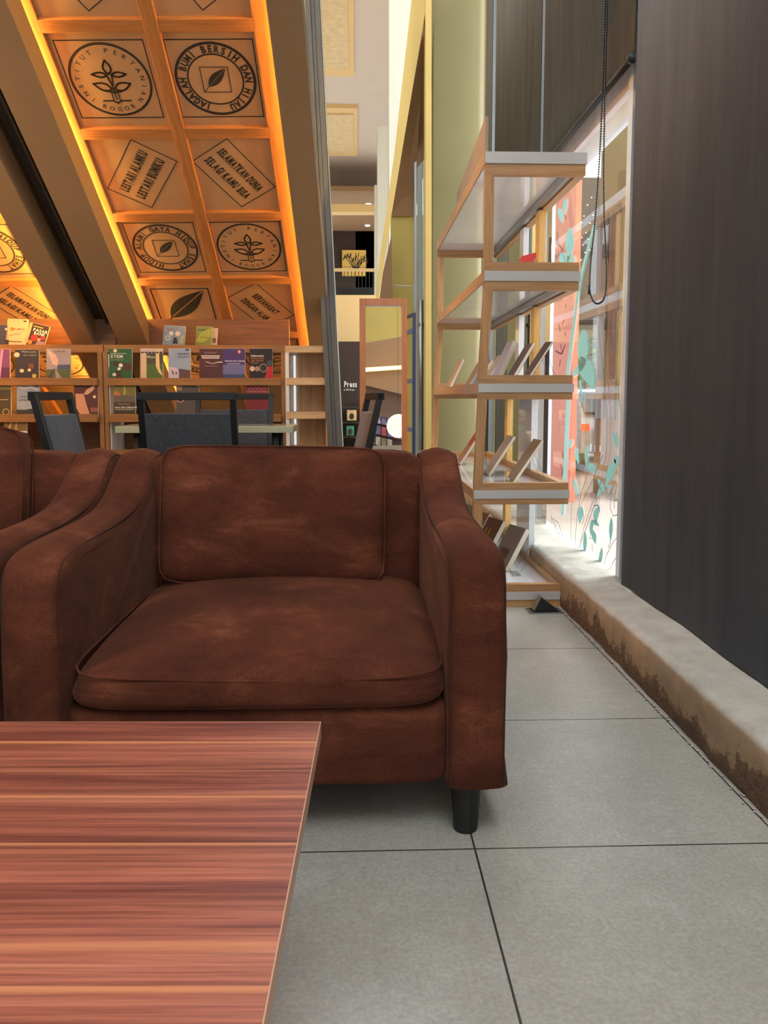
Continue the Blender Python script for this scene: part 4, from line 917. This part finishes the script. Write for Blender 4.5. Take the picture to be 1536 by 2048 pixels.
def arm_mesh(th, r=.03, bulge=.006):
    """side profile swept across its thickness with rounded edges"""
    n = len(ARMP); cen = (.4, .35); rows_ = []
    nr = []
    for i in range(n):
        a = ARMP[i - 1]; b = ARMP[(i + 1) % n]; dx, dz = b[0] - a[0], b[1] - a[1]; L = math.hypot(dx, dz) or 1
        nr.append((dz / L, -dx / L))   # inward for this winding
    K = 7; ss = []
    for k in range(K + 1): a = PI / 2 * k / K; ss.append((-th / 2 + r * (1 - math.sin(a)) * 0 + r * (1 - math.cos(a)), r * (1 - math.sin(a))))
    mid = [(-th / 2 + r + (th - 2 * r) * k / 6, -bulge * math.sin(PI * k / 6)) for k in range(1, 6)]
    seq = ss + mid + [(-x, i) for x, i in ss[::-1]]
    v = []; f = []
    for x, ins in seq:
        for (y, z), (ny, nz) in zip(ARMP, nr):
            w_ = .004 * math.sin(z * 23 + y * 9) * (1 if abs(x) > .02 else .3)
            v.append((x + (w_ if x > 0 else -w_) * .5, y + ny * ins, z + nz * ins * (1 if z > .12 else .3)))
    for s_ in range(len(seq) - 1):
        for i in range(n): f.append([s_ * n + i, s_ * n + (i + 1) % n, (s_ + 1) * n + (i + 1) % n, (s_ + 1) * n + i])
    f += [list(range(n)), [(len(seq) - 1) * n + i for i in range(n)][::-1]]
    return v, f, nr
v0, f0, NR = arm_mesh(.106)
# check the inward side of the profile normals
if NR[2][0] < 0:
    pass
def seam_path(x, ins):
    return [(x, y + ny * ins, z + nz * ins) for (y, z), (ny, nz) in list(zip(ARMP, NR))[:-2]]
def rotv(v, M): return [M @ Vector(a) for a in v]
def armchair(label, loc, cush):
    t = thing('armchair', label, 'armchair', loc, 0, 'brown suede armchairs')
    av, af, _ = arm_mesh(.114)
    for s in (1, -1):
        am = MB().add([(a[0] + s * .422, a[1], a[2]) for a in av], af).build('arm', M_suede, t, smooth=True)
        MB().tube(seam_path(s * .422 - s * .0515, .012), .0016, 5).build('seam', M_seam, am)
        MB().tube(seam_path(s * .422 + s * .0515, .012), .0016, 5).build('seam', M_seam, am)
    bv, bf = superbox(.385, .085, .30, 18, 12, 0, 1, .0)
    MB().add([(a[0], a[1] + .815, a[2] + .405) for a in bv], bf).build('backrest', M_suede, t, smooth=True)
    fv, ff_ = superbox(.375, .36, .083, 18, 14, 0, 1, 0)
    MB().add([(a[0], a[1] + .372, a[2] + .183) for a in fv], ff_).build('base', M_suede, t, smooth=True)
    # seat cushion: puffed, front seam
    sv, sf = superbox(.368, .385, .052, 30, 9, .30, 2, .008, 4)
    sv = [(x, y + .378, z + .300 + (.020 * (1 - (x / .366) ** 2) * (1 if z > 0 else 0)) + .012 * (y / .385) * (1 if z > 0 else 0)) for x, y, z in sv]
    sc_ = MB().add(sv, sf).build('seat_cushion', M_suede, t, smooth=True)
    pth = []
    for k in range(72):
        a = 2 * PI * k / 72; c, s_ = math.cos(a), math.sin(a); q = (abs(c) ** 9 + abs(s_) ** 9) ** (-1 / 9)
        pth.append((c * q * .3635, .378 + s_ * q * .3815, .330 - .006 * math.sin(c * q * 2.2 + 1.2)))
    MB().tube(pth, .0028, 6, closed=True).build('piping', M_suede, sc_, smooth=True)
    # back cushion
    cw, chh, cdx, cz, lean, roll = cush
    cv, cf = superbox(cw / 2, chh / 2, .056, 30, 11, .55, 3, .010, 4)
    Mx = Matrix.Translation((cdx, .675, cz)) @ Matrix.Rotation(math.radians(90 - lean), 4, 'X') @ Matrix.Rotation(math.radians(roll), 4, 'Z')
    bc = MB().add(rotv(cv, Mx), cf).build('back_cushion', M_suede, t, smooth=True)
    for dz in (-.036, .036):
        pth = []
        for k in range(72):
            a = 2 * PI * k / 72; c, s_ = math.cos(a), math.sin(a); q = (abs(c) ** 11 + abs(s_) ** 11) ** (-1 / 11)
            pth.append(Mx @ Vector((c * q * (cw / 2 - .001), s_ * q * (chh / 2 - .001), dz)))
        MB().tube(pth, .0026, 6, closed=True).build('piping', M_suede, bc, smooth=True)
    for sx in (-.405, .405):
        for sy in (.045, .85): MB().tube([(sx, sy, .108), (sx, sy, 0)], .031, 20, r2=.024).build('leg', M_blackpl, t, smooth=True, bevel=.003)
    return t
armchair('brown suede armchair with one back cushion, whole in the middle of the photo', (-.190, 1.462, 0), (.595, .366, -.032, .540, 9, -.8))
armchair('brown suede armchair cut off by the left picture edge', (-1.158, 1.462, 0), (.62, .42, -.03, .568, 9, 0))

# ------------------------------------------------------------------ coffee table
ct = thing('coffee_table', 'low coffee table with a glossy red-brown striped wood top', 'coffee table', (-.05, 1.041, 0), math.radians(-1.9))
MB().box(-1.2, 0, -.7, 0, .4, .4198).build('tabletop', M_tablew, ct)
eb = MB(); eb.box(-1.2, .0012, .0, .0012, .397, .4196); eb.box(0, .0012, -.7, .0012, .397, .4196); eb.build('edge_band', M_edge, ct)
MB().box(-1.12, -.06, -.64, -.06, .33, .4).build('apron', M_tablew, ct)
for x in (-1.1, -.09):
    for y in (-.62, -.09): MB().box(x - .02, x + .02, y - .02, y + .02, 0, .34).build('leg', M_blackpl, ct, bevel=.003)

# ------------------------------------------------------------------ vinyl decals on the glass
GX = 1.056
def gp2(px, py): p = at(px, py, x=GX); return (p.y, p.z)
MG = Matrix(((0, 0, -1, GX), (1, 0, 0, 0), (0, 1, 0, 0), (0, 0, 0, 1)))   # plane of the glass seen from inside
def decal(label, polys, lines, cat='window decal', parent_col=M_teal, lw=.004):
    mb = MB()
    for k, p in enumerate(polys): mb.flat([gp2(*q) for q in p], MG @ Matrix.Translation((0, 0, k * .0012)), .0006)
    o = mb.build('window_decal', parent_col)
    tag(o, label, cat, 'teal plant decals on the window glass')
    if lines:
        for L in lines:
            m2 = MB(); m2.line([gp2(*q) for q in L], lw, MG @ Matrix.Translation((0, 0, .004)), .0006); m2.build('stem', M_stem, o)
    return o
def pleaf(x, y, L, wd, deg, bend=0):
    a = math.radians(deg); return leaf_poly(x, y, L, wd, a, 12, bend)
decal('tall slanting teal stalk decal rising from the shelf to the bead chain', [[(1131, 750), (1137, 752), (1162, 560), (1190, 450), (1186, 450), (1157, 560)], [(1123, 1030), (1128, 1030), (1139, 800), (1133, 800)]], [])
decal('large teal butterfly decal left of the narrow glass edge', [pleaf(1165, 700, 84, 11, 92), pleaf(1175, 745, 70, 15, 70), pleaf(1158, 738, 50, 7, 130), [(1160, 760), (1163, 760), (1166, 790), (1164, 812)]], [[(1176, 712), (1186, 708)]])
decal('teal bunny shaped decal above the second shelf level', [pleaf(1139, 490, 70, 9, 92), pleaf(1130, 520, 34, 10, 60), pleaf(1142, 522, 26, 8, 100)], [])
decal('pair of narrow teal leaves high on the coral panel', [pleaf(1121, 432, 34, 4, 75), pleaf(1129, 415, 42, 4, 100)], [])
decal('large teal flower head decal near the right edge of the glass', [pleaf(1221, 945, 58, 8, 110), pleaf(1203, 972, 32, 4, 65), pleaf(1218, 972, 24, 2.5, 5), pleaf(1200, 985, 24, 3.5, 110)], [[(1196, 995), (1180, 1040), (1165, 1080), (1158, 1110)]])
decal('teal curled bud decal between the long stems', [pleaf(1196, 1030, 38, 6, 100, 4), pleaf(1192, 1046, 20, 5, 40)], [[(1190, 1012), (1198, 1010), (1201, 1024)]])
decal('small teal butterfly decal low on the glass', [pleaf(1183, 1055, 34, 4, 95), pleaf(1189, 1074, 30, 5, 80), [(1177, 1074), (1184, 1076), (1184, 1079)]], [[(1186, 1088), (1187, 1102)]])
decal('teal oval leaf with a curl beside the long stems', [pleaf(1161, 1030, 38, 6, 95)], [[(1165, 1015), (1170, 1035), (1166, 1048)]])
decal('lone upright teal leaf decal low at the right edge of the glass', [pleaf(1222, 1060, 52, 4, 92)], [[(1223, 1085), (1219, 1095)]])
decal('pointed teal leaf decal just above the window sill', [pleaf(1201, 1118, 48, 4, 98)], [])
decal('teal spear leaf decal with a stem touching the sill', [pleaf(1170, 1088, 50, 4, 92)], [[(1170, 1110), (1171, 1120)]])
decal('half round teal leaf decal at the sill', [pleaf(1181, 1116, 20, 6, 55)], [])
decal('teal bud decal at the right frame level with the tray shelf', [pleaf(1235, 922, 26, 7, 80)], [])
decal('small torn teal leaf decal with a white tip', [pleaf(1231, 880, 34, 5, 80)], [])
decal('teal leaf decal with hooked stem on the greyish glass', [pleaf(1151, 975, 38, 3.5, 78)], [])
decal('tall narrow teal leaf decal rising from a stem', [pleaf(1173, 913, 48, 4, 90)], [])
decal('curved teal leaf decal above the coral panel edge', [pleaf(1154, 912, 36, 4, 80), pleaf(1141, 888, 22, 4, 105)], [[(1150, 930), (1146, 990), (1143, 1060), (1146, 1100)]])
decal('rounded teal flower decal on the longest stem', [pleaf(1184, 936, 24, 8, 60)], [[(1178, 945), (1165, 985), (1156, 1030), (1152, 1080), (1154, 1112)]])
decal('fan of long thin grey stem decals rising from the sill', [], [[(1156, 1112), (1168, 1060), (1185, 1010), (1205, 960), (1215, 900), (1216, 830), (1208, 740), (1198, 650)], [(1208, 910), (1185, 965), (1163, 1010)],
      [(1206, 1142), (1215, 1110), (1228, 1085), (1240, 1070)], [(1218, 1150), (1228, 1125), (1240, 1105)], [(1235, 740), (1240, 790), (1243, 830)], [(1225, 700), (1232, 650), (1250, 610)]], lw=.003)
decal('spiral grey tendril decal at the right edge of the glass', [], [[(1232, 960), (1224, 990), (1222, 1015), (1228, 1032), (1236, 1030), (1240, 1012), (1236, 998), (1230, 1003), (1231, 1016)], [(1228, 975), (1220, 990), (1215, 985), (1216, 975)]], lw=.003)
decal('thin drooping grey stem decals over the coral panel foot', [], [[(1128, 1085), (1104, 1035), (1104, 1030)], [(1106, 1036), (1118, 1045), (1128, 1075), (1132, 1100)], [(1104, 1036), (1103, 1070)], [(1112, 1050), (1108, 1070)]], lw=.003)

# ------------------------------------------------------------------ outside the window
struct(MB().box(1.1, 30, -6, 40, -.55, -.42).build('ground_street', mat('pale_paving', srgb(196, 178, 166), .8, .08, 2)))
def coral(px0, px1, X, pxn, label, m1, m2, z1=3.4, doodle=None):
    # a long face towards the room and a narrow end towards the viewer
    yn = at(px1, 800, x=X).y; yf = at(px0, 800, x=X).y; wn = at(pxn, 800, y=yn).x - X
    t = thing('painted_panel', label, 'wall panel', (X, yn, -.42), 0, 'coral painted panels outside')
    MB().box(0, wn, 0, yf - yn, 0, z1 + .42).build('panel', m1, t, bevel=.004)
    MB().box(.0, wn, -.004, 0, 0, z1 + .42).build('end_face', m2, t)
    if doodle:
        m_ = MB(); MD = Matrix(((0, 0, -1, -.001), (1, 0, 0, 0), (0, 1, 0, 0), (0, 0, 0, 1)))
        for q in doodle:
            pts = [at(a, b, x=X) - t.location for a, b in q]; m_.line([(p.y, p.z) for p in pts], .02, MD, .002)
        m_.build('doodle', mat('doodle_ink', srgb(130, 74, 84), .7), t)
    return t
rr = random.Random(4)
dd = [[(x, y), (x + rr.uniform(-3, 3), y + rr.uniform(6, 12))] for x, y in ((1125, 590), (1132, 610), (1128, 640), (1118, 650), (1130, 665), (1122, 690), (1127, 700), (1121, 720), (1114, 480), (1130, 430), (1112, 565), (1125, 905), (1121, 930), (1128, 575))]
dd += [[(1126, 905), (1128, 925), (1124, 950)], [(1120, 960), (1124, 975), (1120, 985)], [(1112, 702), (1122, 708), (1131, 690)], [(1115, 465), (1118, 490), (1126, 500)]]
coral(1104, 1143, 2.6, 1154, 'widest coral panel outside, pink with small dark doodles, right of the shelf posts', M_coral, M_orange, doodle=dd)
coral(1060, 1078, 2.6, 1083, 'orange coral panel seen between the white and yellow shelf posts', M_orange, M_coral, doodle=[[(1068, 620), (1071, 660), (1064, 690)], [(1066, 640), (1062, 700)]])
coral(1002, 1022, 2.6, 1030, 'pink panel farthest along the window with faint tracery', M_coral, M_orange, doodle=[[(1008, 660), (1014, 640), (1018, 655), (1012, 672)]])
# white posts outside between panels
for k, (px, lb) in enumerate(((1094, 'white post outside beside the widest coral panel'), (1048, 'white post outside left of the orange coral panel'), (992, 'white post outside nearest the dark blind'))):
    p = at(px, 800, x=2.3); tag(MB().box(p.x, p.x + .06, p.y, p.y + .35, -.42, 3.4).build('white_post', M_ltframe), lb, 'post', 'white posts outside')
# far building, dark with a pale band
bl = thing('far_building', 'dark grey building across the street behind the glass', 'building', (6, 22, -.42))
MB().box(-6, 14, 0, 3, 3.4, 7.2).build('upper_storey', mat('dark_cladding', srgb(84, 76, 70), .7, .15, 3, (6, 6, .3)), bl)
MB().box(-6, 14, 1.5, 3, 0, 3.4).build('ground_wall', mat('pale_facade', srgb(190, 186, 172), .7, .1), bl)
for k in range(8): MB().box(-4.5 + k * 2.2, -3.2 + k * 2.2, 1.45, 1.5, 1.2, 3.0).build('window', mat('dull_glass', srgb(96, 110, 116), .15), bl)
b2 = thing('neighbouring_building', 'olive beige building front on the right beyond the glass', 'building', (3.2, 9.6, -.42))
MB().box(0, 5, 0, 1.0, 0, 7).build('facade', mat('beige_facade', srgb(150, 138, 106), .8, .06, 2), b2)
for k in range(2): MB().box(-.03, 0, .12 + k * .45, .42 + k * .45, 1.0, 3.6).build('window', mat('facade_glass', srgb(74, 84, 82), .2), b2)
# planter and foliage
def tree(label, p, r, seed):
    t = thing('street_tree', label, 'tree', p); rs_ = random.Random(seed)
    MB().tube([(0, 0, 0), (.02, 0, 1.0), (.0, .03, 1.7)], .05, 8).build('trunk', mat('bark%d' % seed, srgb(90, 70, 52), .9), t)
    mb = MB()
    for k in range(420):
        a = Vector((rs_.gauss(0, 1), rs_.gauss(0, 1), rs_.gauss(0, 1))).normalized() * r * rs_.uniform(.4, 1); c = a + Vector((0, 0, 1.9)); q = rs_.uniform(.05, .1)
        d1 = Vector((rs_.uniform(-1, 1), rs_.uniform(-1, 1), rs_.uniform(-.6, .6))).normalized() * q; d2 = d1.orthogonal().normalized() * q * .4
        mb.add([c - d1, c + d2, c + d1, c - d2], [[0, 1, 2, 3]])
    mb.build('foliage', mat('leaves%d' % seed, srgb(92, 130, 74), .6, .4, 9), t)
p = at(1166, 900, y=18.6); tree('small leafy green tree on the street behind the teal butterfly decal', (p.x, 18.6, -.42), .9, 2)
p = at(1152, 900, y=20.3); tree('second street tree further back, partly behind the coral panel', (p.x - .8, 20.3, -.42), .9, 3)
# parked car with a lit tail lamp
p = at(1160, 800, y=13)
ca = thing('parked_car', 'white car parked across the way with a lit red tail lamp', 'car', (p.x + .86, 13, -.42))
MB().prism([(-.85, 0, .35), (-.87, .0, .75), (-.78, .25, 1.0), (-.70, .9, 1.42), (-.70, 2.6, 1.42), (-.8, 3.4, .95), (-.85, 4.2, .8), (-.85, 4.25, .35)], (1.7, 0, 0)).build('body', mat('white_car_paint', srgb(200, 204, 208), .25), ca, bevel=.05)
MB().prism([(-.72, .20, 1.02), (-.66, .78, 1.36), (.66, .78, 1.36), (.72, .20, 1.02)], (0, -.02, .01)).build('rear_window', mat('car_glass', srgb(40, 50, 58), .1), ca)
for sx in (-.83, .68): MB().box(sx, sx + .13, -.02, .02, .74, .84).build('tail_lamp', emit('tail_red', (1, .06, .02, 1), 2.2), ca)
for sx in (-.8, .62):
    for sy in (.75, 3.4): MB().tube([(sx, sy, .31), (sx + .2, sy, .31)], .31, 20).build('wheel', M_blackpl, ca)
# glowing beads added outside as glints of lamps reflected in the glass
M_glint = emit('warm_glint', (1, .8, .45, 1), 5)
for k, (px, py) in enumerate(((1168, 432), (1175, 410), (1183, 395), (1163, 445), (1172, 465), (1180, 446), (1176, 478), (1166, 490), (1186, 430), (1170, 505), (1162, 520), (1179, 500), (1164, 475), (1184, 460))):
    p = at(px, py, y=12.5); o = MB().ball((0, 0, 0), .009, 4).build('lamp_glint', M_glint, smooth=True); o.location = p
    tag(o, 'tiny glowing bead added as the glint of a lamp reflected in the window', 'lamp reflection', 'lamp glints in the window glass')
